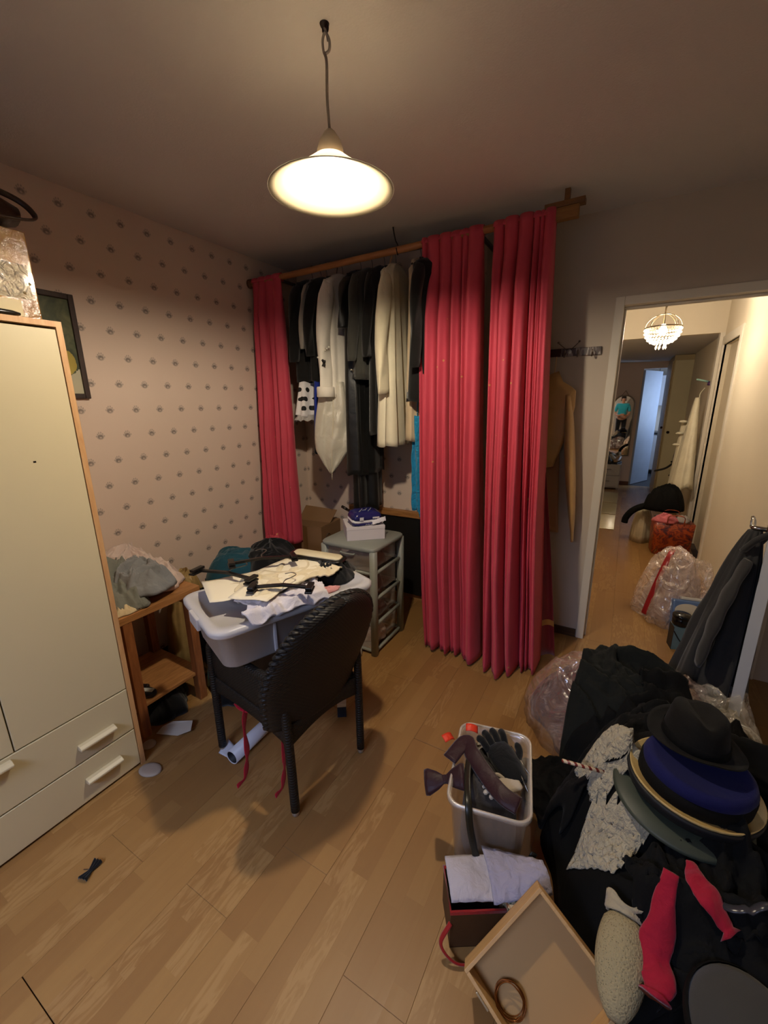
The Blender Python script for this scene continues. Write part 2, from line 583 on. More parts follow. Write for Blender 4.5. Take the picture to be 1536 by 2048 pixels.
win = struct(boxes('window_1', [(WX0, WX1, YR - 0.07, YR - 0.02, WZ0, WZ0 + 0.05), (WX0, WX1, YR - 0.07, YR - 0.02, WZ1 - 0.05, WZ1), (WX0, WX0 + 0.05, YR - 0.07, YR - 0.02, WZ0 + 0.05, WZ1 - 0.05), (WX1 - 0.05, WX1, YR - 0.07, YR - 0.02, WZ0 + 0.05, WZ1 - 0.05), ((WX0 + WX1) / 2 - 0.03, (WX0 + WX1) / 2 + 0.03, YR - 0.07, YR - 0.02, WZ0 + 0.05, WZ1 - 0.05)], TRIMW))

# door frame of the room: linings and flat architraves
dt = struct(boxes('trim_1', [(DX0 - 0.045, DX0, YB - 0.012, YB + 0.112, 0, DZ + 0.045), (DX1, DX1 + 0.05, YB - 0.012, YB + 0.112, 0, DZ + 0.045), (DX0, DX1, YB - 0.012, YB + 0.112, DZ, DZ + 0.045),
                             (DX0, DX0 + 0.012, YB + 0.05, YB + 0.085, 0, DZ - 0.012), (DX1 - 0.012, DX1, YB + 0.05, YB + 0.085, 0, DZ - 0.012), (DX0, DX1, YB + 0.05, YB + 0.085, DZ - 0.012, DZ)], TRIMW, bevel=0.003), 'white painted frame of the doorway')
bb = struct(boxes('baseboard_back', [(-0.90, DX0 - 0.05, YB - 0.012, YB, 0, 0.055)], DARKB), 'dark wooden baseboard')
bb2 = struct(boxes('baseboard_back_left', [(XL, -0.90, YB - 0.015, YB, 0, 0.05)], plain('baseboard_tan', 'b08c62', 0.5)), 'tan baseboard under the black panel')
bl = struct(boxes('baseboard_left', [(XL, XL + 0.015, YR, YB - 0.015, 0, 0.055)], DARKB))

# hall beyond the doorway
hr = struct(boxes('wall_hall_right', [(HX, HX + 0.1, YB + 0.1, 4.70, 0, ZC), (HX, HX + 0.1, 4.70, 5.46, 2.06, ZC), (HX, HX + 0.1, 5.46, 7.75, 0, ZC)], HALLP), 'cream right wall of the hall')
struct(boxes('trim_2', [(HX - 0.015, HX + 0.02, 4.62, 4.70, 0, 2.14), (HX - 0.015, HX + 0.02, 5.46, 5.52, 0, 2.14), (HX - 0.015, HX + 0.02, 4.70, 5.46, 2.06, 2.14)], TRIMW, bevel=0.004), 'cream frame of the side door in the hall')
d2 = struct(boxes('door_2', [(HX + 0.05, HX + 0.09, 4.70, 5.46, 0.01, 2.06)], plain('hall_door_cream', 'd3c6ae', 0.5, var=0.04)), 'cream side door in the hall')
struct(boxes('wall_hall_lintel', [(-1.3, HX, HY, HY + 0.1, 2.18, ZC)], HALLP), 'cream lintel across the hall')
struct(boxes('trim_3', [(HX - 0.04, HX, HY, HY + 0.1, 0, 2.18)], TRIMW), 'white jamb below the hall lintel')
struct(boxes('wall_hall_left', [(-1.0, -0.9, YB + 0.1, FY, 0, ZC)], HALLP))
fw = struct(boxes('wall_hall_far', [(-1.3, 0.16, FY, FY + 0.1, 0, 2.18), (0.16, 0.92, FY, FY + 0.1, 2.07, 2.18), (0.92, 1.75, FY, FY + 0.1, 0, 2.18)], PINKP), 'pinkish far wall of the hall')
struct(boxes('baseboard_hall_far', [(-0.9, 0.16, FY - 0.015, FY, 0, 0.07)], plain('red_brown_base', '5a3324', 0.5)), 'red brown baseboard at the far wall')
# ================================================================== wardrobe and the things on and beside it
CREAM = plain('wardrobe_cream', 'd0c4a2', 0.42, var=0.04, vscale=2, bscale=120, bstr=0.03)
BEECH = wood('beech_edge', 'c08e5c', 'd3a877', 2, 6)
DARKGAP = plain('dark_gap', '1c120b', 0.9)
HANDLE = plain('handle_plastic', 'c9bd9e', 0.35, var=0.03)
def wardrobe():
    WXF, WY0, WY1, WZ = -1.69, -0.377, 0.773, 1.815
    r = tag(empty('wardrobe', (-2.0, 0.2, 0)), 'tall cream wardrobe with beech edges and two rows of drawers', 'wardrobe')
    def b(n, x0, x1, y0, y1, z0, z1, m, p=None, bev=0.0):
        o = box(n, x0 + 2.0, x1 + 2.0, y0 - 0.2, y1 - 0.2, z0, z1, m, p or r, bev)
        return o
    b('side_panel', -2.30, WXF, WY1 - 0.018, WY1, 0, WZ - 0.018, BEECH)
    b('side_panel', -2.30, WXF, WY0, WY0 + 0.018, 0, WZ - 0.018, BEECH)
    b('top_panel', -2.30, WXF, WY0, WY1, WZ - 0.018, WZ, BEECH)
    b('back_panel', -2.30, -2.29, WY0 + 0.018, WY1 - 0.018, 0.012, WZ - 0.018, CREAM)
    b('carcass', -2.285, WXF - 0.03, WY0 + 0.018, WY1 - 0.018, 0.012, WZ - 0.03, DARKGAP)
    cols = [(0.379, 0.753), (0.003, 0.375), (-0.355, -0.001)]
    for y0, y1 in cols:
        b('door', WXF - 0.022, WXF - 0.003, y0, y1, 0.394, WZ - 0.026, CREAM, bev=0.002)
    for z0, z1, zh in ((0.194, 0.389, 0.262), (0.012, 0.188, 0.103)):
        d = b('drawer', WXF - 0.022, WXF - 0.002, -0.355, 0.753, z0, z1, CREAM, bev=0.002)
        hs = [(0.548, 0.682, zh)]
        if z0 > 0.1:
            hs.append((0.228, 0.362, 0.366))
        for y0, y1, z in hs:
            v = [(WXF - 0.002, y0, z - 0.012), (WXF + 0.026, y0, z - 0.006), (WXF + 0.026, y0, z + 0.002), (WXF + 0.014, y0, z + 0.010), (WXF - 0.002, y0, z + 0.012)]
            v += [(x, y1, q) for x, _, q in v]
            v = [(x + 2.0, y - 0.2, q) for x, y, q in v]
            f = [(0, 1, 2, 3, 4), (9, 8, 7, 6, 5)] + [(i, (i + 1) % 5, 5 + (i + 1) % 5, 5 + i) for i in range(5)]
            mesh('handle', v, f, HANDLE, d, bevel=0.002)
    # small screw mark on the door
    b('knob_hole', WXF - 0.004, WXF - 0.0024, 0.612, 0.620, 1.36, 1.366, DARKGAP)
wardrobe()

def m_case():
    t = NT('varnished_case')
    f = t.noise(t.obj(), 7, 5, 0.6, 1.0)
    t.set(Base_Color=t.ramp(f, [(0.3, lin('6b4a26')), (0.55, lin('99713c')), (0.75, lin('b78949'))]), Roughness=0.12, Coat_Weight=0.8, Coat_Roughness=0.06)
    t.bump(t.noise(t.obj(), 38, 4, 0.6, 2.5), 0.30, 0.006)
    return t.m
def on_wardrobe():
    c = tag(empty('brown_box', (-1.85, 0.40, 1.816)), 'glossy brown box wrapped in tape, standing on the wardrobe', 'box')
    v = [(-0.10, -0.50, 0), (0.09, -0.50, 0), (0.09, 0.352, 0), (-0.10, 0.352, 0), (-0.10, -0.50, 0.27), (0.09, -0.50, 0.27), (0.09, 0.350, 0.27), (-0.10, 0.350, 0.27)]
    mesh('body', v, BOXF, m_case(), c, bevel=0.004)
    lb = box('paper_label', 0.0905, 0.0915, 0.19, 0.300, 0.012, 0.060, plain('label_paper', 'cdbf9a', 0.6), c)
    box('tape', 0.0905, 0.0912, -0.45, 0.335, 0.066, 0.17, film('tape_film', 'e8dcc0', 0.45, 0.05, 60, 0.9), c)
    box('yellow_tag', 0.0905, 0.0925, 0.15, 0.19, 0.18, 0.205, plain('yellow_tag', 'd9b24a', 0.5), c)
    for y, z in ((0.335, 0.115), (0.315, 0.085)):
        lathe('stud', [(0.0, 0.0045), (0.003, 0.004), (0.005, 0)], plain('stud_metal', 'c9b98c', 0.3, 0.8), c, 10, loc=(0, 0, 0)).matrix_local = Matrix.Translation((0.0905, y, z)) @ Matrix.Rotation(PI / 2, 4, 'Y')
    # rolled dark leather bag lying on the box
    b = tag(empty('leather_bag', (-1.84, 0.485, 2.087)), 'dark brown rolled leather bag with a strap, on top of the brown box', 'bag')
    lm = plain('dark_leather', '3a2616', 0.42, var=0.2, bscale=60, bstr=0.3)
    loops = []
    for i in range(15):
        t = i / 14
        y = -0.42 + 0.70 * t
        k = math.sin(PI * min(1, max(0, (t * 0.96 + 0.02)))) ** 0.28
        loops.append([(0.092 * k * math.cos(a), y, 0.062 + 0.060 * k * math.sin(a) + 0.004 * nz(3 * a, t * 6)) for a in [2 * PI * q / 24 for q in range(24)]])
    loft('body', loops, lm, b)
    tube('strap', curve_pts([(0.06, 0.02, 0.03), (0.085, 0.10, 0.018), (0.10, 0.20, 0.020), (0.10, 0.285, 0.036), (0.075, 0.30, 0.066), (0.05, 0.27, 0.10), (0.04, 0.18, 0.118)]), 0.009, lm, b, 8, 0.5)
    # thin black umbrella-like strip lying along the front of the top panel
    k = tag(empty('flat_black_case', (-1.722, 0.45, 1.816)), 'long flat black case lying along the wardrobe top front edge', 'case')
    m = plain('black_gloss', '1c1a16', 0.18)
    loft('body', [[(0.016 * math.cos(a) * q, y, 0.011 + 0.010 * math.sin(a) * q) for a in [2 * PI * i / 14 for i in range(14)]] for y, q in ((-0.5, 0.7), (-0.48, 1), (0.16, 1), (0.205, 0.85), (0.225, 0.4))], m, k)
on_wardrobe()

def m_painting():
    t = NT('painting')
    o = t.sep(t.obj())
    n1 = t.noise(t.obj(), 9, 5, 0.6, 1.0)
    base = t.ramp(n1, [(0.3, lin('2c3426')), (0.5, lin('4a5238')), (0.7, lin('6a6a48'))])
    zz = t.math('ADD', o[2], t.math('MULTIPLY', t.math('SUBTRACT', n1, 0.5), 0.12))
    low = t.math('LESS_THAN', zz, -0.115)
    base = t.mix(low, base, lin('b9b49a'))
    d = t.math('SQRT', t.math('ADD', t.math('POWER', t.math('MULTIPLY', t.math('ADD', o[1], -0.075), 1.2), 2.0), t.math('POWER', t.math('ADD', o[2], 0.075), 2.0)))
    d = t.math('ADD', d, t.math('MULTIPLY', t.math('SUBTRACT', n1, 0.5), 0.05))
    base = t.mix(t.math('LESS_THAN', d, 0.062), base, t.mix(n1, lin('8a7a2c'), lin('c7b04e')))
    t.set(Base_Color=base, Roughness=0.35)
    return t.m
def picture():
    r = tag(empty('framed_picture', (XL + 0.002, 0.985, 1.815)), 'framed green and yellow painting on the wall behind the wardrobe', 'picture')
    fm = wood('dark_frame', '1f120b', '38231a', 2, 8)
    W, H, T = 0.165, 0.238, 0.024
    for nme, a in (('frame_side', (-W, -W + T, -H, H)), ('frame_side', (W - T, W, -H, H)), ('frame_rail', (-W + T, W - T, -H, -H + T)), ('frame_rail', (-W + T, W - T, H - T, H))):
        box(nme, 0, 0.022, a[0], a[1], a[2], a[3], fm, r, 0.003)
    box('canvas', 0.001, 0.010, -W + T, W - T, -H + T, H - T, m_painting(), r)
picture()

# pine bench shelf with clothes
PINE = wood('pine_shelf', '8e5e30', 'b98450', 1, 7)
PINEL = wood('pine_leg', '7c4a26', 'a5683a', 2, 7)
def bench():
    r = tag(empty('wooden_shelf', (-2.04, 1.02, 0)), 'low pine shelf unit beside the wardrobe, holding folded grey clothes', 'shelf')
    box('top_board', -0.24, 0.225, -0.225, 0.215, 0.605, 0.64, PINE, r, 0.003)
    box('lower_shelf', -0.20, 0.205, -0.185, 0.185, 0.145, 0.163, PINE, r, 0.002)
    for x in (-0.21, 0.178):
        for y in (-0.178, 0.136):
            box('leg', x, x + 0.045, y, y + 0.042, 0, 0.605, PINEL, r, 0.003)
    for y in (-0.178, 0.136):
        box('side_rail', -0.165, 0.178, y + 0.008, y + 0.032, 0.56, 0.605, PINEL, r)
    box('front_rail', -0.24, -0.215, -0.136, 0.136, 0.56, 0.605, PINEL, r)
bench()
GREY1 = fabric('grey_jersey', '7b7d74', wrinkle=20, wstr=0.5)
GREY2 = fabric('blue_grey_jersey', '888a8c', wrinkle=20, wstr=0.5)
PINKW = fabric('pale_pink_cotton', 'd2bfb6', wrinkle=22, wstr=0.5)
def shelf_clothes():
    T = 0.641
    tag(heap('folded_shirt', -2.10, 1.10, T, 0.22, 0.16, 0.085, 7, PINKW, fa=0.026, fk=15, rot=0.3), 'pale pink cotton garment crumpled on the back of the pine shelf', 'clothing', 'clothes piled on the pine shelf')
    tag(heap('grey_sweater', -2.02, 0.90, T, 0.20, 0.105, 0.085, 3, GREY1, fa=0.026, fk=15, rot=0.1), 'olive grey sweater crumpled on the pine shelf next to the wardrobe', 'clothing', 'clothes piled on the pine shelf')
    tag(heap('blue_grey_sweater', -1.98, 1.04, T + 0.045, 0.17, 0.13, 0.075, 11, GREY2, fa=0.026, fk=15, rot=-0.4), 'blue grey sweater lying in the middle of the shelf pile', 'clothing', 'clothes piled on the pine shelf')
    tag(heap('grey_hoodie', -2.13, 0.92, T + 0.075, 0.17, 0.12, 0.070, 21, GREY1, fa=0.026, fk=15, rot=0.5), 'grey hoodie on top of the shelf pile against the wardrobe', 'clothing', 'clothes piled on the pine shelf')
    tag(heap('pink_towel', -2.17, 1.08, T + 0.075, 0.16, 0.12, 0.055, 31, PINKW, fa=0.026, fk=15, rot=-0.2), 'pale pink towel heaped at the top rear of the shelf pile', 'clothing', 'clothes piled on the pine shelf')
    tag(heap('cream_cloth', -1.875, 0.90, T, 0.055, 0.075, 0.022, 41, fabric('cream_cloth', 'd6c29a'), fa=0.008, fk=26, rot=0.3), 'small crumpled cream cloth at the shelf front', 'cloth')
    tag(heap('red_cloth', -1.90, 0.825, T, 0.035, 0.022, 0.02, 43, fabric('red_scrap', '7a1a18'), fa=0.005, fk=30), 'scrap of dark red cloth under the cream cloth on the shelf', 'cloth')
    # spectacle case and charger on the lower shelf
    g = tag(empty('sunglasses_case', (-1.885, 0.925, 0.164), (0, 0, 0.5)), 'small black and silver case lying open on the lower shelf', 'case')
    bk, wh = plain('case_black', '17171a', 0.3), plain('case_white', 'c8ccc6', 0.35)
    loft('body', [[(x * s_, y * s_, z) for x, y in [(0.048 * math.cos(a), 0.028 * math.sin(a)) for a in [2 * PI * i / 20 for i in range(20)]]] for s_, z in ((0.8, 0), (1, 0.008), (1, 0.022), (0.85, 0.03))], bk, g)
    boxes('silver_insert', [(-0.02, 0.036, -0.014, 0.012, 0.029, 0.036)], wh, g, 0.004)
    boxes('flap', [(-0.05, -0.012, 0.022, 0.052, 0.0, 0.03)], bk, g, 0.006)
shelf_clothes()

BAGB = plain('black_bag_plastic', '0e0f10', 0.22, var=0.2, vscale=9, bscale=26, bstr=0.6)
tag(heap('garbage_bag', -2.02, 1.47, 0, 0.20, 0.17, 0.44, 51, BAGB, fa=0.022, fk=12, p=3.2), 'shiny black garbage bag standing behind the pine shelf', 'bag')
tag(heap('black_bundle', -1.98, 1.02, 0, 0.16, 0.15, 0.12, 53, fabric('black_bundle', '0c0c0d'), fa=0.014, fk=12), 'black cloth bundle stuffed under the lower shelf', 'cloth')
tag(heap('blue_plastic_bag', -1.80, 1.33, 0, 0.095, 0.10, 0.25, 57, plain('blue_bag', '5f9fb4', 0.3, var=0.35, vscale=22, bscale=40, bstr=0.6), fa=0.022, fk=20, p=3), 'crumpled light blue plastic bag between shelf and chair', 'bag')
tag(heap('black_shoe_bag', -1.70, 1.27, 0, 0.10, 0.09, 0.10, 58, fabric('black_shoe_bag', '0b0b0c'), fa=0.014, fk=16), 'small black cloth bag on the floor below the blue plastic bag', 'bag')
tag(heap('yellow_plastic_bag', -2.16, 1.36, 0.0, 0.12, 0.12, 0.56, 61, plain('straw_bag', 'a58a58', 0.4, var=0.3, vscale=20, bscale=30, bstr=0.5), fa=0.02, fk=16, p=3.4), 'straw yellow bag standing against the wall beside the pine shelf', 'bag')

# pile of teal and black clothes in front of the left curtain, on a storage box
st = tag(empty('storage_crate', (-1.93, 1.72, 0)), 'grey storage crate under the teal and black clothes', 'crate')
def crate():
    m = plain('crate_grey', '5c5f63', 0.5)
    for a in ((-0.25, 0.25, -0.18, -0.17), (-0.25, 0.25, 0.17, 0.18)):
        box('side_wall', a[0], a[1], a[2], a[3], 0.01, 0.46, m, st, 0.003)
    for a in ((-0.25, -0.24), (0.24, 0.25)):
        box('end_wall', a[0], a[1], -0.17, 0.17, 0.01, 0.46, m, st, 0.003)
    box('bottom', -0.25, 0.25, -0.18, 0.18, 0, 0.01, m, st)
    box('lid', -0.26, 0.26, -0.19, 0.19, 0.461, 0.485, m, st, 0.005)
crate()
tag(heap('teal_shirt', -2.03, 1.68, 0.486, 0.21, 0.17, 0.15, 71, fabric('teal_cotton', '1d4a58', wrinkle=16), fa=0.012, fk=8, p=2.8, rot=0.3), 'dark teal shirt draped over the clothes pile by the left curtain', 'clothing', 'teal and black clothes pile')
tag(heap('black_blouse_heap', -1.84, 1.78, 0.486, 0.21, 0.17, 0.20, 73, fabric('black_cotton', '0d0d0e', wrinkle=16), fa=0.014, fk=8, p=2.6, rot=-0.2), 'black top heaped beside the teal shirt below the left curtain', 'clothing', 'teal and black clothes pile')

# cardboard box in the corner
CARD = plain('cardboard', '8d6a48', 0.8, var=0.08, vscale=5, bscale=150, bstr=0.1)
def carton():
    r = tag(empty('cardboard_box', (-2.13, 2.58, 0), (0, 0, 0.12)), 'tall brown cardboard box with a raised flap, in the corner behind the left curtain', 'box')
    box('body', -0.16, 0.14, -0.16, 0.15, 0, 0.60, CARD, r, 0.003)
    mesh('flap', [(-0.16, -0.02, 0.601), (0.14, -0.02, 0.601), (0.14, 0.10, 0.685), (-0.16, 0.10, 0.70)], [(0, 1, 2, 3)], CARD, r, solid=0.005)
    box('flap', -0.16, 0.14, -0.16, -0.01, 0.601, 0.606, CARD, r)
    box('tape_strip', -0.03, 0.01, -0.162, -0.1605, 0.38, 0.60, plain('brown_tape', '7a5836', 0.3), r)
    pr = [(0.141, -0.06 + 0.05 * math.cos(a), 0.44 + 0.09 * math.sin(a)) for a in [PI * 0.3 + 1.5 * PI * i / 16 for i in range(17)]]
    tube('printed_mark', [(x + 0.0006, y, z) for x, y, z in pr], 0.006, plain('box_ink', '4d4238', 0.8), r, 6, 0.15)
carton()
# ================================================================== curtains, pole, hanging clothes
POLE = wood('pole_pine', '9a6238', 'b57c4c', 0, 6)
RA, RB = Vector((-2.37, 2.30, 2.345)), Vector((-0.30, 2.45, 2.43))
def rod_at(x):
    t = (x - RA.x) / (RB.x - RA.x)
    return RA + (RB - RA) * t
def pole():
    r = tag(empty('curtain_pole', RA), 'wooden curtain pole hanging below the ceiling, with a plank end piece', 'curtain pole')
    d = (RB - RA)
    L = lambda p: Vector(p) - RA
    tube('pole', [L(rod_at(-2.372)), L(rod_at(-0.42))], 0.019, POLE, r, 12)
    dk = wood('bracket_wood', '5a3b1c', '7d5428', 0, 6)
    e0, e1 = rod_at(-0.47), rod_at(-0.29)
    def slab(nm, a, b, y0, y1, z0, z1, m):
        v = []
        for p in (a, b):
            for yy, zz in ((y0, z0), (y1, z0), (y1, z1), (y0, z1)):
                v.append(L((p.x, p.y + yy, p.z + zz)))
        mesh(nm, v, [(0, 1, 2, 3), (7, 6, 5, 4), (0, 4, 5, 1), (1, 5, 6, 2), (2, 6, 7, 3), (3, 7, 4, 0)], m, r, bevel=0.002)
    slab('end_plank', e0, e1, -0.02, 0.03, 0.018, 0.042, dk)
    slab('end_block', rod_at(-0.44), rod_at(-0.315), -0.015, 0.025, -0.035, 0.018, wood('block_wood', '7b5426', '9a6c34', 0, 6))
    p = rod_at(-0.372)
    box('hanger_peg', p.x - 0.012 - RA.x, p.x + 0.012 - RA.x, p.y - 0.01 - RA.y, p.y + 0.014 - RA.y, p.z + 0.042 - RA.z, ZC - RA.z, dk, r)
    for x in (-1.27,):
        p = rod_at(x)
        tube('wire_hook', [L(q) for q in curve_pts([(p.x - 0.03, p.y + 0.02, ZC), (p.x - 0.01, p.y + 0.01, ZC - 0.07), (p.x, p.y + 0.022, p.z + 0.03), (p.x + 0.01, p.y + 0.0, p.z - 0.024), (p.x + 0.012, p.y - 0.022, p.z + 0.006)])], 0.0035, plain('wire_dark', '2a2522', 0.5, 0.5), r, 6)
    tube('wall_bracket', [L((-2.379, 2.299, 2.345)), L((-2.355, 2.301, 2.345))], 0.03, dk, r, 12)
pole()

def m_curtain(name, c):
    t = NT(name)
    o = t.sep(t.obj())
    base = lin(c)
    f = t.noise(t.obj(), 5, 3)
    # scattered tiny woven gold dots
    v = t.n('ShaderNodeTexVoronoi')
    t.put(v.inputs['Vector'], t.comb(t.math('MULTIPLY', o[0], 11.0), t.math('MULTIPLY', o[1], 2.0), t.math('MULTIPLY', o[2], 9.0)))
    v.inputs['Scale'].default_value = 1.0
    dot = t.math('LESS_THAN', v.outputs['Distance'], 0.055)
    colr = t.mix(f, col2(base, 0.9), col2(base, 1.08))
    colr = t.mix(t.math('MULTIPLY', dot, 0.8), colr, lin('d0a060'))
    t.set(Base_Color=colr, Roughness=0.62, Sheen_Weight=0.35, Specular_IOR_Level=0.3)
    t.b.inputs['Sheen Tint'].default_value = lin('ff9a9a')
    # a little light passes through the cloth
    tr = t.n('ShaderNodeBsdfTranslucent')
    tr.inputs[0].default_value = col2(base, 0.9)
    ms = t.n('ShaderNodeMixShader')
    ms.inputs[0].default_value = 0.12
    t.t.links.new(t.b.outputs[0], ms.inputs[1])
    t.t.links.new(tr.outputs[0], ms.inputs[2])
    t.t.links.new(ms.outputs[0], t.out.inputs[0])
    t.bump(t.math('ADD', t.noise(t.obj(), 14, 3, 0.5, 0.5), t.math('MULTIPLY', t.noise(t.obj(), 500, 1), 0.05)), 0.2, 0.015)
    return t.m
CURT = m_curtain('curtain_red', 'cb475b')

def curtain(name, label, xt0, xt1, bot, zb, nf, amp, seed, mat=CURT, header=True, top_drop=0.0, sharp=1.0):
    """bot: function t -> (x, y) of the hem line, folds grow from the header to the hem"""
    o = tag(empty(name, rod_at((xt0 + xt1) / 2)), label, 'curtain', 'raspberry red curtains')
    o0 = o.location.copy()
    rr = random.Random(seed)
    wd = [rr.uniform(0.35, 1.7) for _ in range(nf)]
    sm = sum(wd)
    cuts = [0.0]
    for q in wd:
        cuts.append(cuts[-1] + q / sm)
    dep = [rr.uniform(0.6, 1.25) for _ in range(nf)]
    slant = [rr.uniform(-0.5, 0.5) for _ in range(nf)]
    fade = [rr.uniform(0.0, 0.35) for _ in range(nf)]
    def fn(u, v):
        # v 0 top .. 1 hem; each fold is a broad front with narrow deep valleys either side
        i = 0
        while i < nf - 1 and u > cuts[i + 1]:
            i += 1
        p = (u - cuts[i]) / (cuts[i + 1] - cuts[i])
        p = min(1, max(0, p))
        wrel = wd[i] * nf / sm
        g = math.sin(PI * p) ** (0.36 + 0.12 * v) * dep[i] * (0.55 + 0.45 * wrel)
        g += 0.18 * math.sin(3 * PI * p + 2 * seed + 3 * v) * min(1, 1.4 * v + 0.1)
        grow = 0.30 + 0.70 * max(0.0, min(1.0, (v - fade[i] * 0.3) / 0.10)) ** 0.8
        spread = v ** 1.4
        xt = xt0 + (xt1 - xt0) * u
        pt = rod_at(xt)
        bx, by = bot(u)
        x = pt.x + (bx - pt.x) * spread
        yt = pt.y - 0.012
        y = yt + (by - yt) * (0.15 * v + 0.85 * v ** 2.0)
        ztop = pt.z + 0.022 - top_drop
        zh = zb(u) if callable(zb) else zb
        z = ztop + (zh - ztop) * v
        k = amp * (0.75 + 0.75 * v) * grow * (1 - 0.40 * max(0.0, v - 0.75) / 0.25)
        yy = y + k * (0.6 - 1.5 * g)
        # valleys close up: pull the fold edges together and lean each fold sideways
        xx = x + (cuts[i + 1] - cuts[i]) * (xt1 - xt0) * (-0.04 * math.sin(2 * PI * p) * grow + slant[i] * 0.35 * math.sin(PI * p) * v)
        yy += 0.012 * nz(u * 6 + seed, v * 5, 1.0) * v
        xx += 0.010 * nz(u * 4 + seed, v * 4, 8.0) * v
        return (xx - o0.x, yy - o0.y, z - o0.z)
    sheet('cloth', fn, nf * 22, 64, mat, o, 0.003)
    if header:
        def fh(u, v):
            p = rod_at(xt0 + (xt1 - xt0) * u)
            a = -PI * 0.55 + 1.62 * PI * v
            r = 0.025 + 0.004 * math.sin(u * nf * 2 * PI)
            return (p.x - o0.x, p.y - r * math.cos(a + PI) * -1.0 * -1.0 - o0.y, p.z + r * math.sin(a) - o0.z)
        sheet('rod_pocket', fh, nf * 8, 14, mat, o, 0.002)
    return o

# right pair: inner panel and outer panel with a slit between them
curtain('curtain', 'wide inner red curtain panel hanging next to the clothes', -1.105, -0.765, lambda u: (-0.985 + 0.37 * u, 2.26 - 0.05 * u), lambda u: 0.022 - 0.006 * u, 6, 0.095, 21)
curtain('curtain', 'outer red curtain panel nearer the doorway, with deep folds', -0.712, -0.415, lambda u: (-0.575 + 0.285 * u, 2.17 + 0.16 * u), 0.012, 6, 0.100, 12)
# left curtain, hem lifted onto the pile
curtain('curtain', 'narrow red curtain gathered in the papered corner at the left', -2.34, -2.10, lambda u: (-2.29 + 0.25 * u, 2.18 + 0.09 * u), 0.52, 4, 0.042, 5)
tag(heap('curtain_hem', -2.17, 2.13, 0.36, 0.13, 0.09, 0.20, 15, CURT, fa=0.024, fk=14, p=2.6), 'bunched lower end of the left red curtain behind the clothes pile', 'curtain', 'raspberry red curtains')

# sheer red voile with a gold band hanging behind the outer panel
def voile():
    t = NT('red_voile')
    o = t.sep(t.obj())
    band = t.math('LESS_THAN', t.math('ABSOLUTE', t.math('ADD', o[2], 2.19)), 0.018)
    colr = t.mix(band, lin('8c1f22'), lin('c58a3a'))
    t.set(Base_Color=colr, Roughness=0.5, Alpha=t.math('ADD', 0.80, t.math('MULTIPLY', band, 0.1)), Sheen_Weight=0.3)
    t.bump(t.noise(t.obj(), 10, 3), 0.2, 0.02)
    o = tag(empty('sheer_curtain', rod_at(-0.46)), 'sheer dark red voile with a gold band, at the doorway side of the red curtains', 'curtain')
    o0 = o.location.copy()
    def fn(u, v):
        p = rod_at(-0.50 + 0.085 * u)
        bx, by = -0.44 + 0.225 * u, 2.36 + 0.10 * u
        s = max(0.0, (v - 0.42) / 0.58) ** 0.8
        return (p.x + (bx - p.x) * s - o0.x, p.y + 0.03 + (by - p.y - 0.03) * s + 0.02 * math.sin(3 * PI * u) * (0.3 + v) - o0.y, p.z + (0.02 - p.z) * v - o0.z)
    sheet('cloth', fn, 30, 50, t.m, o, 0.002)
voile()

# ------------------------------------------------------------------ hanging clothes on a steel rail behind the pole
RAILY, RAILZ = 2.52, 2.43
STEEL = plain('rail_steel', '6e6a66', 0.35, 0.9, var=0.05)
rl = tag(empty('clothes_rail', (-1.7, RAILY, RAILZ)), 'thin steel clothes rail carrying the hanging garments', 'rail')
tube('rail', [(-0.675, 0, 0), (0.90, 0, 0)], 0.011, STEEL, rl, 10)
for x in (-0.655, 0.88):
    box('rail_arm', x - 0.01, x + 0.01, 0.0, YB - RAILY, -0.008, 0.008, STEEL, rl)
HANGW = plain('hanger_plastic', '2a2725', 0.4)
BLACKF = fabric('black_wool', '131211', wrinkle=10, wstr=0.25)
BLACK2 = fabric('black_satin', '0c0c0c', rough=0.4, sheen=0.1, wrinkle=8, wstr=0.3, spec=0.5)
WHITES = fabric('white_shirt_cotton', 'e4ddd0', wrinkle=12, wstr=0.25)
CREAMS = fabric('cream_satin', 'eae2c8', rough=0.38, sheen=0.2, wrinkle=5, wstr=0.3, spec=0.5)

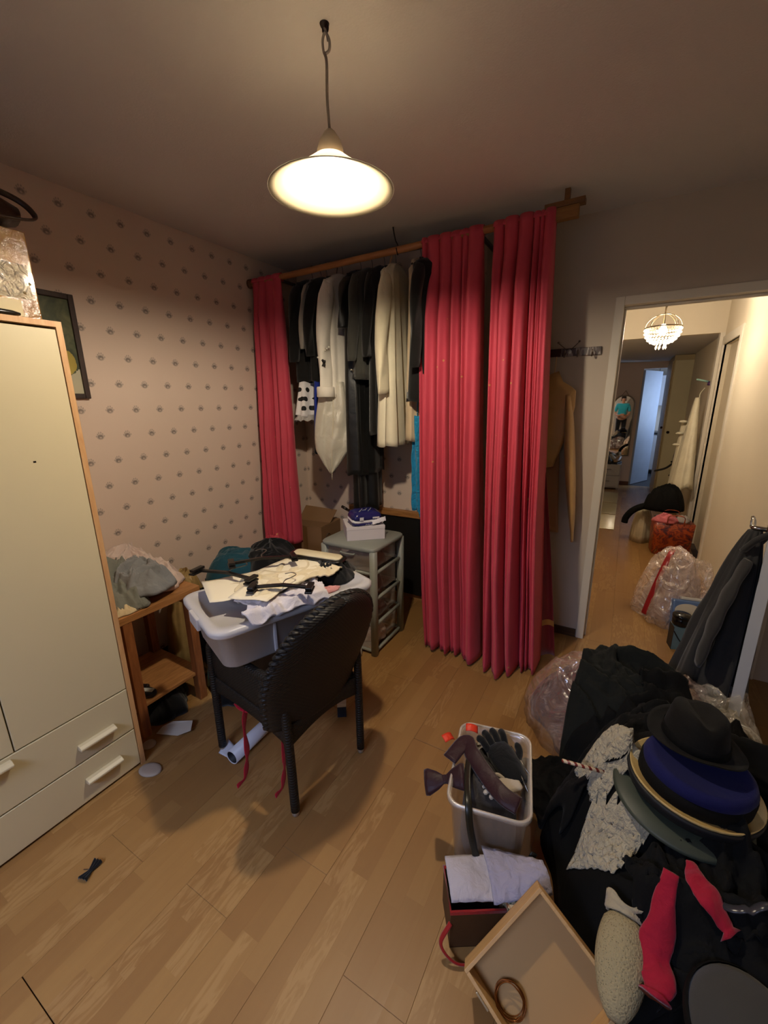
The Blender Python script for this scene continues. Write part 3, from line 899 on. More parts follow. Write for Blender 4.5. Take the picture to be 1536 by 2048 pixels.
def garment(name, label, X, mat, w=0.42, ln=0.75, th=0.05, flare=1.0, sleeve=0.0, slr=0.055, smat=None, rot=0.0, dz=0.0, seed=1, folds=5, fa=0.012, sx=0.0, top_mat=None, yoff=0.0, cuff=None, group='clothes on the rail', cat='clothing', sflip=1.0):
    """one piece of clothing on its own hanger. local x runs along the shoulders, z down from the rail"""
    r = tag(empty(name, (X, RAILY + yoff, RAILZ - 0.02 + dz), (0, 0, PI / 2 + rot)), label, cat, group)
    n = 40
    hw = w / 2
    prof = [(-0.055, 0.07, 0.55), (-0.075, 0.12, 0.7), (-0.10, hw * 0.8, 0.9), (-0.125, hw, 1.0)]
    z = -0.125
    while z > -ln - 0.09:
        z -= 0.035
        t = (-z - 0.125) / ln
        prof.append((z, hw * (0.94 + (flare - 0.94) * min(1, t) ** 1.2), 1.0 + 0.5 * t * flare))
    loops = []
    for z, a, q in prof:
        t = max(0, (-z - 0.125) / ln)
        L = []
        for k in range(n):
            g = 2 * PI * k / n
            cx, cy = math.cos(g), math.sin(g)
            fx = math.copysign(abs(cx) ** 0.8, cx)
            m = 1 + 0.10 * t * math.sin(folds * g * 2 + seed)
            yy = th * q * cy * m + fa * (0.2 + t) * math.sin(folds * 3.1 * fx + seed * 2 + 0.8 * t)
            L.append((a * fx * (1 + 0.02 * nz(g, t * 3, seed)), yy, z + 0.006 * math.sin(folds * g + seed) * t))
        loops.append(L)
    loft('body', loops, mat, r)
    if sleeve:
        for sgn in (-1, 1):
            ls = []
            m = 22
            for i in range(m + 1):
                t = i / m
                cxp = sgn * (hw - 0.035 + 0.045 * math.sin(min(1, t * 1.6) * PI / 2) + 0.02 * t)
                zz = -0.115 - sleeve * t
                rr = slr * (1.05 - 0.25 * t) * (0.55 + 0.45 * min(1, t * 7))
                ls.append([(cxp + rr * math.cos(g) * 0.9, sflip * sx * t + rr * 0.5 * math.sin(g) + 0.008 * math.sin(7 * t + seed + 2 * g), zz + 0.004 * math.cos(g)) for g in [2 * PI * k / 20 for k in range(20)]])
            s_ = loft('sleeve', ls, smat or mat, r)
            if cuff:
                cz = -0.115 - sleeve
                cc = [[(cxp + rr * q * math.cos(g) * 0.95, sflip * sx + rr * q * 0.85 * math.sin(g), zz) for g in [2 * PI * k / 20 for k in range(20)]] for q, zz in ((1.04, cz + 0.012), (1.10, cz + 0.006), (1.12, cz - 0.05), (1.0, cz - 0.055))]
                loft('cuff', cc, cuff, s_)
    # hanger: hook and shoulders
    hk = [(0.0 + 0.018 * math.cos(a), 0, 0.018 + 0.020 * math.sin(a)) for a in [PI * (1.0 - 1.15 * i / 10) for i in range(11)]][::-1]
    tube('hanger_hook', [(0, 0, -0.06), (0, 0, -0.02)] + [(x - 0.0, y, z + 0.01) for x, y, z in [(-0.012, 0, 0.0), (-0.018, 0, 0.015), (-0.010, 0, 0.032), (0.006, 0, 0.034), (0.016, 0, 0.022)]], 0.0025, STEEL, r, 6)
    tube('hanger_bar', [(-hw * 0.85, 0, -0.10), (-0.03, 0, -0.058), (0.03, 0, -0.058), (hw * 0.85, 0, -0.10)], 0.006, HANGW, r, 6)
    return r
def m_polka():
    t = NT('polka_cotton')
    o = t.sep(t.obj())
    s = 0.062
    row = t.math('FLOOR', t.math('DIVIDE', o[2], s))
    hx = t.math('ADD', t.math('DIVIDE', t.math('ADD', o[0], o[1]), s), t.math('MULTIPLY', t.math('MODULO', t.math('ADD', row, 100.0), 2.0), 0.5))
    u = t.math('SUBTRACT', t.math('FRACT', hx), 0.5)
    v = t.math('SUBTRACT', t.math('FRACT', t.math('DIVIDE', o[2], s)), 0.5)
    d = t.math('SQRT', t.math('ADD', t.math('MULTIPLY', u, u), t.math('MULTIPLY', v, v)))
    t.set(Base_Color=t.mix(t.math('LESS_THAN', d, 0.27), lin('d8d4d4'), lin('0a0a0a')), Roughness=0.8)
    t.bump(t.noise(t.obj(), 20, 2), 0.2, 0.01)
    return t.m

def skirt(parent, name, mat, z0, z1, a0, a1, b0, b1, seed, nf=7, amp=0.02, cx=0.0, cy=0.0):
    """gathered skirt: an oval tube with flutes, hem open"""
    loops = []
    for i in range(19):
        t = i / 18
        L = []
        for k in range(84):
            g = 2 * PI * k / 84
            m = amp * (t ** 0.8) * math.sin(nf * g + seed + 0.5 * math.sin(3 * g))
            a, b = a0 + (a1 - a0) * t ** 1.1 + m, b0 + (b1 - b0) * t ** 1.1 + m
            L.append((cx + a * math.cos(g), cy + b * math.sin(g), z0 + (z1 - z0) * t + 0.006 * t * math.sin(nf * g + 1)))
        loops.append(L)
    return loft(name, loops, mat, parent, cap=False, solid=0.003)

# 1 black top over a polka-dot flounce
g = garment('polka_dot_dress', 'black dress with a white polka-dot flounce, next to the left curtain', -2.00, BLACKF, w=0.40, ln=0.62, th=0.05, sleeve=0.48, slr=0.06, seed=2)
sk = skirt(g, 'polka_skirt', m_polka(), -0.66, -0.96, 0.18, 0.235, 0.035, 0.075, 1.0, 9, 0.012)
skirt(sk, 'ruffle', fabric('ruffle_grey', 'a8a29e'), -0.945, -0.985, 0.232, 0.245, 0.072, 0.085, 2.0, 16, 0.010)
# 2 pale shirt squeezed between
garment('grey_shirt', 'pale grey shirt squeezed between the black dress and the blue tunic', -1.925, fabric('pale_grey_cotton', '9a948a'), w=0.38, ln=0.42, th=0.03, sleeve=0.40, slr=0.045, seed=4)
# 3 black jacket with a long royal blue tunic below
g = garment('blue_tunic', 'royal blue long tunic with black shoulders and black hem', -1.875, BLACKF, w=0.40, ln=0.60, th=0.035, seed=5, sleeve=0.45, slr=0.05)
b2 = skirt(g, 'blue_skirt', fabric('royal_blue', '1f2f86', wrinkle=10), -0.66, -1.12, 0.185, 0.205, 0.035, 0.05, 0.4, 5, 0.008)
skirt(b2, 'black_hem', BLACKF, -1.115, -1.21, 0.206, 0.212, 0.051, 0.056, 0.4, 5, 0.008)
# 4 white shirt with embroidered cuff
g = garment('white_shirt', 'cream white shirt with embroidered flower sleeve and buttoned cuff', -1.745, WHITES, w=0.42, ln=0.72, th=0.045, sleeve=0.66, slr=0.075, seed=6, cuff=WHITES, sx=0.0, fa=0.014)
EMB = plain('black_embroidery', '17120e', 0.6)
PEARL = plain('pearl', 'e2dccb', 0.2)
def embroidery(g):
    # flower of black petals with a pearl sprig, sewn on the front sleeve; local -x is towards the room
    x0, z0 = -0.285, -0.62
    pet = []
    for a in (0.3, 1.5, 2.6, 3.9, 5.2):
        pet.append([(x0 + 0.004, -0.016 + 0.026 * math.cos(a) * k, z0 + 0.028 * math.sin(a) * k) for k in (0.2, 0.6, 1.0)])
    tubes('flower', pet, {i: [0.006, 0.011, 0.004] for i in range(5)}, EMB, g, 8)
    v = []
    lathe('pearl', [(0.0, 0.005), (0.004, 0.003), (0.005, 0), (0.004, -0.003), (0, -0.005)], PEARL, g, 10, loc=(x0, -0.016, z0))
    for i in range(7):
        lathe('pearl', [(0.0, 0.006), (0.005, 0.0035), (0.006, 0), (0.005, -0.0035), (0, -0.006)], PEARL, g, 8, loc=(x0 - 0.004 + 0.004 * i, 0.014 - 0.012 * i, z0 + 0.036 + 0.010 * i))
    for z in (-0.795, -0.817):
        lathe('button', [(0.0, 0.005), (0.004, 0.003), (0.005, 0), (0.004, -0.003), (0, -0.005)], EMB, g, 10, loc=(-0.282, -0.020, z))
embroidery(g)
# 5 silver satin garment bag with a pointed end
def silver():
    r = tag(empty('silver_satin_bag', (-1.745, 2.36, 1.62), (0, 0, 0.62)), 'silvery satin pouch with a pointed lower end hanging under the white shirt', 'bag', 'clothes on the rail')
    m = fabric('silver_satin', 'c9c3b4', rough=0.3, sheen=0.1, wrinkle=9, wstr=0.8, spec=0.7)
    loops = []
    for i in range(25):
        t = i / 24
        a = 0.075 + 0.05 * math.sin(PI * min(1, t * 1.25) * 0.8)
        if t > 0.72:
            a *= 1 - ((t - 0.72) / 0.28) ** 1.4 * 0.93
        loops.append([(a * math.cos(q) * (1 + 0.06 * math.sin(7 * q + 5 * t)) - 0.035 * t ** 2, 0.046 * math.sin(q) * (1 - 0.8 * max(0, t - 0.72) / 0.28) * (1 + 0.30 * math.sin(6 * q + 7 * t) + 0.25 * nz(4 * math.cos(q), 9 * t, 4 * math.sin(q))), 0.06 - 0.62 * t) for q in [2 * PI * k / 36 for k in range(36)]])
    loft('pouch', loops, m, r)
    tube('drawstring', curve_pts([(0.0, -0.045, 0.05), (-0.005, -0.055, -0.15), (-0.02, -0.052, -0.36), (-0.03, -0.03, -0.56), (-0.032, -0.012, -0.60)]), 0.003, plain('silver_cord', 'd0c7b0', 0.4), r, 6)
    tube('hanging_tape', [(0, 0, 0.055), (0, 0.0, 0.40), (0.06, 0.10, 0.79)], 0.003, plain('tape_grey', '77716a'), r, 6)
silver()
# 6 long black gown with chain trim
g = garment('black_gown', 'long black gown with silver chain trim and ragged hem, hanging lowest', -1.60, BLACK2, w=0.38, ln=1.24, th=0.055, flare=0.95, seed=8, folds=7, fa=0.02, sleeve=0.30, slr=0.06)
skirt(g, 'torn_layer', BLACK2, -0.66, -1.62, 0.17, 0.13, 0.05, 0.06, 3, 5, 0.03, 0.02, -0.01)
CHAIN = plain('chain_silver', 'b8b2a4', 0.3, 0.9)
tube('chain', curve_pts([(-0.20, -0.03, -0.66), (-0.14, -0.062, -0.69), (-0.06, -0.075, -0.70), (0.04, -0.07, -0.67), (0.12, -0.06, -0.66)]), 0.006, CHAIN, g, 6)
tube('chain', curve_pts([(-0.17, -0.05, -0.30), (-0.19, -0.055, -0.40), (-0.16, -0.06, -0.47), (-0.185, -0.05, -0.56)]), 0.005, plain('grey_cord', '8b8780', 0.5), g, 6)
# 7 dark grey coat and black blouse
garment('grey_coat', 'charcoal grey coat hanging behind the long black gown', -1.515, fabric('charcoal_wool', '3c3b36'), w=0.44, ln=0.62, th=0.05, sleeve=0.5, slr=0.055, seed=9, dz=0.0)
garment('black_blouse', 'black blouse hanging between the charcoal coat and the cream robe', -1.425, BLACKF, w=0.40, ln=0.95, th=0.035, flare=0.9, sleeve=0.48, slr=0.05, seed=10)
# 8 cream satin robe
g = garment('cream_robe', 'long cream satin robe with wide straight sleeves', -1.345, CREAMS, w=0.40, ln=1.04, th=0.045, flare=1.08, sleeve=0.70, slr=0.072, smat=fabric('cream_crepe', 'e4dabc', wrinkle=10), seed=12, folds=6, fa=0.022, rot=0.10)
def fur(g):
    tubes('hanger_ribbon', [curve_pts([(0.01, 0.03, 0.02), (0.02, 0.05, -0.03), (0.0, 0.055, -0.09), (0.015, 0.05, -0.14)])], 0.008, fabric('peach_ribbon', 'c49a78'), g, 6, 0.5)
fur(g)
# 9 black coat, 10 beige trousers, 11 turquoise scarf
garment('black_coat', 'heavy black coat at the right end of the hanging clothes', -1.10, BLACKF, w=0.46, ln=0.74, th=0.075, sleeve=0.56, slr=0.06, seed=14, rot=0.05)
g = garment('beige_trousers', 'beige trousers folded over a hanger below the black coat', -1.175, fabric('beige_twill', 'cdb898', wrinkle=12), w=0.30, ln=1.0, th=0.035, seed=15, folds=4, fa=0.01)
tube('pocket_seam', [(-0.13, -0.045, -0.93), (-0.05, -0.05, -0.925)], 0.002, plain('seam', '6e5a3e'), g, 6)
def scarf():
    r = tag(empty('turquoise_scarf', (-1.135, 2.40, 1.36)), 'bright turquoise scarf hanging below the beige trousers', 'scarf', 'clothes on the rail')
    m = fabric('turquoise_lace', '1f86b4', wrinkle=40, wstr=0.8, var=0.25)
    sheet('cloth', lambda u, v: (-0.045 + 0.09 * u * (1 + 0.25 * v) + 0.012 * nz(u * 3, v * 5), 0.02 * math.sin(3 * PI * u) + 0.03 * v, 0.10 - 0.62 * v - 0.035 * (u > 0.55) * v + 0.008 * nz(u * 7, v * 9, 2)), 16, 30, m, r, 0.005)
    tube('loop', [(0, 0.0, 0.10), (-0.02, 0.06, 0.5), (-0.02, RAILY - 2.40, 1.0)], 0.003, m, r, 6)
scarf()

# ------------------------------------------------------------------ black panel with wooden ledge on the back wall
pn = tag(empty('black_wall_board', (-1.35, YB - 0.035, 0)), 'black board with a wooden ledge leaning along the back wall', 'panel')
box('board', -0.55, 0.55, -0.012, 0.018, 0.051, 0.69, plain('black_board', '141413', 0.55, var=0.2), pn, 0.002)
box('ledge', -0.56, 0.56, -0.028, 0.022, 0.69, 0.735, wood('ledge_pine', '8a5a2c', 'b47e46', 0, 6), pn, 0.003)
lathe('screw_cap', [(0, 0.004), (0.006, 0.003), (0.007, 0)], plain('screw_cap', 'e8dfc8', 0.4), pn, 10).matrix_local = Matrix.Translation((0.085, -0.0285, 0.712)) @ Matrix.Rotation(PI / 2, 4, 'X')

# ------------------------------------------------------------------ grey plastic drawer tower
def tower():
    r = tag(empty('drawer_tower', (-1.385, 2.135, 0)), 'grey plastic drawer tower with clear drawers, beside the chair', 'drawer tower')
    m = plain('tower_plastic', '8b8e86', 0.45, var=0.04)
    clear = film('clear_drawer', 'c9bdb2', 0.16, 0.15, 10, 0.15, 0.5)
    W, D = 0.178, 0.172
    for x in (-W, W):
        for y in (-D, D):
            loft('leg', [[(x + 0.021 * math.copysign(abs(math.cos(a)) ** 0.6, math.cos(a)), y + 0.021 * math.copysign(abs(math.sin(a)) ** 0.6, math.sin(a)), z) for a in [2 * PI * k / 16 for k in range(16)]] for z in (0, 0.69)], m, r)
    def top_loop(s, z):
        return [((W + 0.024) * s * math.copysign(abs(math.cos(a)) ** 0.22, math.cos(a)), (D + 0.024) * s * math.copysign(abs(math.sin(a)) ** 0.22, math.sin(a)) - (0.018 * math.cos(a) ** 4 * 0), z) for a in [2 * PI * k / 64 for k in range(64)]]
    loft('top', [top_loop(0.97, 0.684), top_loop(1, 0.690), top_loop(1, 0.706), top_loop(0.975, 0.712)], m, r)
    for z in (0.025, 0.205, 0.375, 0.545):
        for a in (((-W, -D), (W, -D)), ((W, -D), (W, D)), ((W, D), (-W, D)), ((-W, D), (-W, -D))):
            tube('rail', [(a[0][0], a[0][1], z), (a[1][0], a[1][1], z)], 0.011, m, r, 8)
        d = boxes('drawer', [(-W + 0.022, W - 0.022, -D - 0.006, -D - 0.003, z + 0.016, z + 0.135), (-W + 0.022, -W + 0.025, -D, D - 0.03, z + 0.016, z + 0.135), (W - 0.025, W - 0.022, -D, D - 0.03, z + 0.016, z + 0.135),
                             (-W + 0.022, W - 0.022, D - 0.033, D - 0.03, z + 0.016, z + 0.135), (-W + 0.025, W - 0.025, -D, D - 0.033, z + 0.014, z + 0.017)], clear, r)
        tube('pull', curve_pts([(-0.05, -D - 0.006, z + 0.115), (-0.04, -D - 0.018, z + 0.112), (0.04, -D - 0.018, z + 0.112), (0.05, -D - 0.006, z + 0.115)]), 0.005, m, d, 6)
    # contents seen through the clear fronts
    for i, (z, c) in enumerate(((0.043, 'b8a79e'), (0.223, '4a3832'), (0.393, '5a4438'), (0.563, '6a5040'))):
        o = tag(heap('drawer_clothes', -1.385 + 0.02, 2.115, z, 0.125, 0.12, 0.075, 80 + i, fabric('drawer_cloth', c, wrinkle=25), fa=0.014, fk=16, na=48, nr=16), ('pale pinkish', 'dark brown', 'brown', 'tan')[i] + ' clothes seen through the ' + ('bottom', 'second lowest', 'third', 'top')[i] + ' drawer of the tower', 'clothing', 'clothes in the drawer tower')
tower()
def on_tower():
    wb_ = tag(empty('white_box', (-1.395, 2.155, 0.7125), (0, 0, 0.72)), 'plain white carton on top of the drawer tower', 'box')
    box('body', -0.12, 0.12, -0.105, 0.105, 0, 0.088, plain('white_card', 'cfc8cc', 0.6, var=0.02), wb_, 0.002)
    box('lid_edge', -0.1215, 0.1215, -0.1065, 0.1065, 0.068, 0.0895, plain('white_card2', 'd6cfd2', 0.6, var=0.02), wb_, 0.002)
    # blue pack of wipes
    p = tag(empty('wipes_pack', (-1.375, 2.135, 0.803), (0.10, 0.02, 0.95)), 'dark blue plastic pack with white labels lying on the white carton', 'pack')
    bl = plain('blue_wrap', '23225e', 0.22, var=0.12, bscale=30, bstr=0.25)
    wh = plain('pack_white', 'd9d6dc', 0.45)
    def ov(a, b, z, e=0.45):
        return [(a * math.copysign(abs(math.cos(q)) ** e, math.cos(q)), b * math.copysign(abs(math.sin(q)) ** e, math.sin(q)) * (1 + 0.06 * math.cos(2 * q)), z + 0.004 * nz(3 * math.cos(q), 3 * math.sin(q), z * 40)) for q in [2 * PI * k / 40 for k in range(40)]]
    loft('lower_wrap', [ov(0.085, 0.06, 0.002), ov(0.095, 0.068, 0.008), ov(0.097, 0.07, 0.024)], bl, p)
    loft('white_band', [ov(0.097, 0.070, 0.024), ov(0.101, 0.073, 0.030), ov(0.098, 0.071, 0.040)], wh, p)
    loft('upper_wrap', [ov(0.096, 0.069, 0.038), ov(0.099, 0.071, 0.052), ov(0.09, 0.064, 0.075), ov(0.065, 0.045, 0.088), ov(0.02, 0.012, 0.09)], bl, p)
    boxes('label', [(-0.06, -0.035, -0.0735, -0.0715, 0.046, 0.066)], wh, p)
    boxes('label', [(0.025, 0.07, -0.0735, -0.0715, 0.052, 0.062)], wh, p)
    tubes('lettering', [[(-0.02 + 0.012 * i, -0.0728, 0.012), (-0.014 + 0.012 * i, -0.0728, 0.02)] for i in range(5)], 0.0016, wh, p, 5)
    tubes('lettering', [curve_pts([(-0.05 + 0.03 * i, -0.03 + 0.02 * (i % 2), 0.089), (-0.03 + 0.03 * i, -0.01, 0.0915), (-0.01 + 0.03 * i, 0.02, 0.089)]) for i in range(3)], 0.003, plain('pack_print', '9aa0a8', 0.4), p, 5)
    sheet('torn_film', lambda u, v: (0.02 + 0.09 * u, -0.074 - 0.014 * v + 0.006 * nz(u * 9, v * 9), 0.040 + 0.02 * u - 0.024 * v + 0.008 * nz(u * 12, v * 5, 3)), 14, 8, wh, p, 0.001)
    k = tag(empty('marker_pen', (-1.475, 2.175, 0.8035), (0, 0, 0)), 'black marker pen leaning beside the blue pack', 'pen')
    tube('barrel', [(-0.065, 0.0, 0.062), (0.075, -0.01, 0.012)], 0.0085, plain('pen_black', '15120f', 0.25), k, 12)
    tube('cap', [(-0.10, 0.0025, 0.0745), (-0.062, 0.0, 0.061)], 0.0095, plain('pen_cap', '1c1611', 0.25), k, 12)
on_tower()
tag(heap('white_tissue', -1.33, 1.90, 0, 0.055, 0.05, 0.055, 91, fabric('tissue_white', 'c9c2b2'), fa=0.014, fk=24, na=40, nr=14), 'crumpled white tissue on the floor at the foot of the drawer tower', 'tissue')

# ------------------------------------------------------------------ coat hook rack and hanging satin jacket on the plain wall
def hooks():
    r = tag(empty('coat_rack', (-0.325, YB, 1.815)), 'short patterned wall coat rack with wire hooks beside the doorway', 'coat rack')
    t = NT('rack_print')
    o = t.sep(t.obj())
    n1 = t.noise(t.comb(t.math('MULTIPLY', o[0], 34.0), 0.0, t.math('MULTIPLY', o[2], 8.0)), 1.0, 3, 0.6)
    base = t.ramp(n1, [(0.35, lin('2a1c1c')), (0.5, lin('5b4a44')), (0.56, lin('b5aaa0')), (0.7, lin('3b3030'))])
    base = t.mix(t.math('LESS_THAN', o[0], -0.06), base, lin('3c1a1a'))
    t.set(Base_Color=base, Roughness=0.4)
    box('board', -0.155, 0.155, -0.016, -0.001, -0.022, 0.022, t.m, r, 0.003)
    wm = plain('hook_metal', '6a5a50', 0.35, 0.8)
    for x in (-0.13, -0.035, 0.035, 0.11):
        s = -1 if x < 0 else 1
        tube('hook', curve_pts([(x, -0.016, -0.005), (x, -0.05, -0.03), (x, -0.06, -0.005), (x, -0.05, 0.005)]), 0.003, wm, r, 6)
    for a, b in ((-0.15, -0.165), (-0.03, -0.075), (-0.03, 0.035), (0.03, 0.035)):
        pass
    for x0, x1 in ((-0.03, -0.075), (-0.005, 0.038)):
        h = tube('wire', [(x0, -0.018, 0.015), (x1, -0.04, 0.052)], 0.002, wm, r, 6)
        lathe('ball_tip', [(0, 0.006), (0.005, 0.003), (0.006, 0), (0.005, -0.003), (0, -0.006)], wm, r, 10, loc=(x1, -0.04, 0.054))
    lathe('badge', [(0, 0.004), (0.012, 0.003), (0.014, 0)], plain('badge', 'b9bcc2', 0.3, 0.6), r, 16).matrix_local = Matrix.Translation((-0.015, -0.0165, 0.003)) @ Matrix.Rotation(PI / 2, 4, 'X')
hooks()
def satin_jacket():
    r = tag(empty('satin_jacket', (-0.40, YB - 0.05, 1.70)), 'peach gold satin jacket hanging from the coat rack, sleeve reaching down', 'jacket')
    m = fabric('peach_satin', 'd6aa6a', rough=0.36, sheen=0.2, wrinkle=7, wstr=0.5, spec=0.5)
    loops = []
    for z, x0, x1, th in ((0.0, -0.03, 0.02, 0.008), (-0.06, -0.06, 0.05, 0.015), (-0.09, -0.10, 0.10, 0.02), (-0.115, -0.115, 0.125, 0.024), (-0.20, -0.115, 0.128, 0.026), (-0.35, -0.11, 0.11, 0.028), (-0.52, -0.105, 0.05, 0.028), (-0.56, -0.10, 0.04, 0.024)):
        L = []
        for k in range(36):
            g_ = 2 * PI * k / 36
            c = math.cos(g_)
            L.append(((x0 + x1) / 2 + (x1 - x0) / 2 * math.copysign(abs(c) ** 0.7, c), -th + th * math.sin(g_) * (1 + 0.2 * math.sin(6 * c + z * 9)), z + 0.01 * c))
        loops.append(L)
    loft('body', loops, m, r)
    path = curve_pts([(0.085, -0.02, -0.13), (0.105, -0.03, -0.28), (0.125, -0.03, -0.46), (0.15, -0.032, -0.66), (0.175, -0.034, -0.86), (0.19, -0.03, -1.01)], 6)
    n = len(path)
    tube('sleeve', path, [0.040 + 0.034 * math.sin(PI * min(1, i / (n - 1) * 1.1)) - 0.018 * (i / (n - 1)) ** 3 for i in range(n)], m, r, 18, 0.42)
    tube('hang_loop', curve_pts([(-0.005, -0.006, 0.0), (-0.002, -0.012, 0.018), (0.002, -0.012, 0.09)]), 0.002, m, r, 6)
    # thin brown organza lining panel behind
    t = NT('organza')
    t.set(Base_Color=lin('d0a078'), Roughness=0.6, Alpha=0.7)
    sheet('organza_panel', lambda u, v: (-0.16 + 0.20 * u + 0.06 * v * u, 0.012 - 0.004 * math.sin(5 * u), -0.20 - 0.78 * v), 14, 20, t.m, r, 0.001)
satin_jacket()
# ================================================================== pendant lamp
def pendant():
    LX, LY, ZR = -0.82, 1.142, 2.135
    r = tag(empty('pendant_lamp', (LX, LY, ZR)), 'lit pendant lamp with a wide conical shade hanging from a ceiling hook', 'lamp')
    t = NT('shade_enamel')
    t.set(Base_Color=lin('857c66'), Roughness=0.4)
    tr = t.n('ShaderNodeBsdfTranslucent')
    tr.inputs[0].default_value = lin('e2dccf')
    ms = t.n('ShaderNodeMixShader')
    ms.inputs[0].default_value = 0.60
    t.t.links.new(t.b.outputs[0], ms.inputs[1])
    t.t.links.new(tr.outputs[0], ms.inputs[2])
    t.t.links.new(ms.outputs[0], t.out.inputs[0])
    lathe('shade', [(0.033, 0.088), (0.045, 0.082), (0.075, 0.060), (0.12, 0.030), (0.160, 0.009), (0.178, 0.001), (0.181, 0.0), (0.178, -0.001), (0.158, 0.006), (0.118, 0.026), (0.073, 0.056), (0.043, 0.077), (0.030, 0.084)], t.m, r, 64)
    sm = plain('socket_plastic', 'b8a890', 0.4)
    lathe('socket_cap', [(0.0, 0.150), (0.008, 0.149), (0.016, 0.142), (0.030, 0.122), (0.037, 0.100), (0.038, 0.084), (0.030, 0.080), (0.022, 0.060), (0.0, 0.060)], sm, r, 28)
    em = NT('bulb_glow')
    em.set(Base_Color=(1, 0.9, 0.7, 1), Emission_Color=(1.0, 0.85, 0.64, 1), Emission_Strength=640.0)
    b = lathe('bulb', [(0.0, -0.004), (0.012, -0.003), (0.022, 0.003), (0.030, 0.014), (0.032, 0.026), (0.029, 0.038), (0.021, 0.049), (0.014, 0.058), (0.013, 0.066)], em.m, r, 28)
    cm = plain('cord_grey', '6d6258', 0.6)
    tube('cord', curve_pts([(0, 0, 0.148), (-0.004, 0.0, 0.22), (-0.003, 0.002, 0.30), (-0.008, 0.0, 0.325)]), 0.004, cm, r, 8)
    tubes('cord_knot', [curve_pts([(-0.008, 0.0, 0.322), (-0.014, 0.004, 0.335), (-0.012, 0.0, 0.352), (0.0, -0.004, 0.362), (0.010, 0.0, 0.345), (0.006, 0.004, 0.328), (-0.006, 0.002, 0.322)]),
                        curve_pts([(0.006, 0.0, 0.345), (0.003, -0.002, 0.362), (-0.004, 0.0, 0.374), (-0.006, 0.0, 0.380)])], 0.0036, plain('cord_knot', '7d746c', 0.6), r, 7)
    tube('ceiling_hook', curve_pts([(-0.004, 0, 0.385), (0.006, 0, 0.378), (0.004, 0, 0.366), (-0.008, 0, 0.368), (-0.009, 0, 0.380)]), 0.003, plain('hook_dark', '2c231e', 0.4, 0.7), r, 7)
    lathe('hook_plate', [(0.0, 0.370 + 0.006), (0.010, 0.370 + 0.008), (0.013, 0.385)], plain('hook_dark2', '2c231e', 0.5, 0.5), r, 16, loc=(-0.004, 0, 0))
pendant()

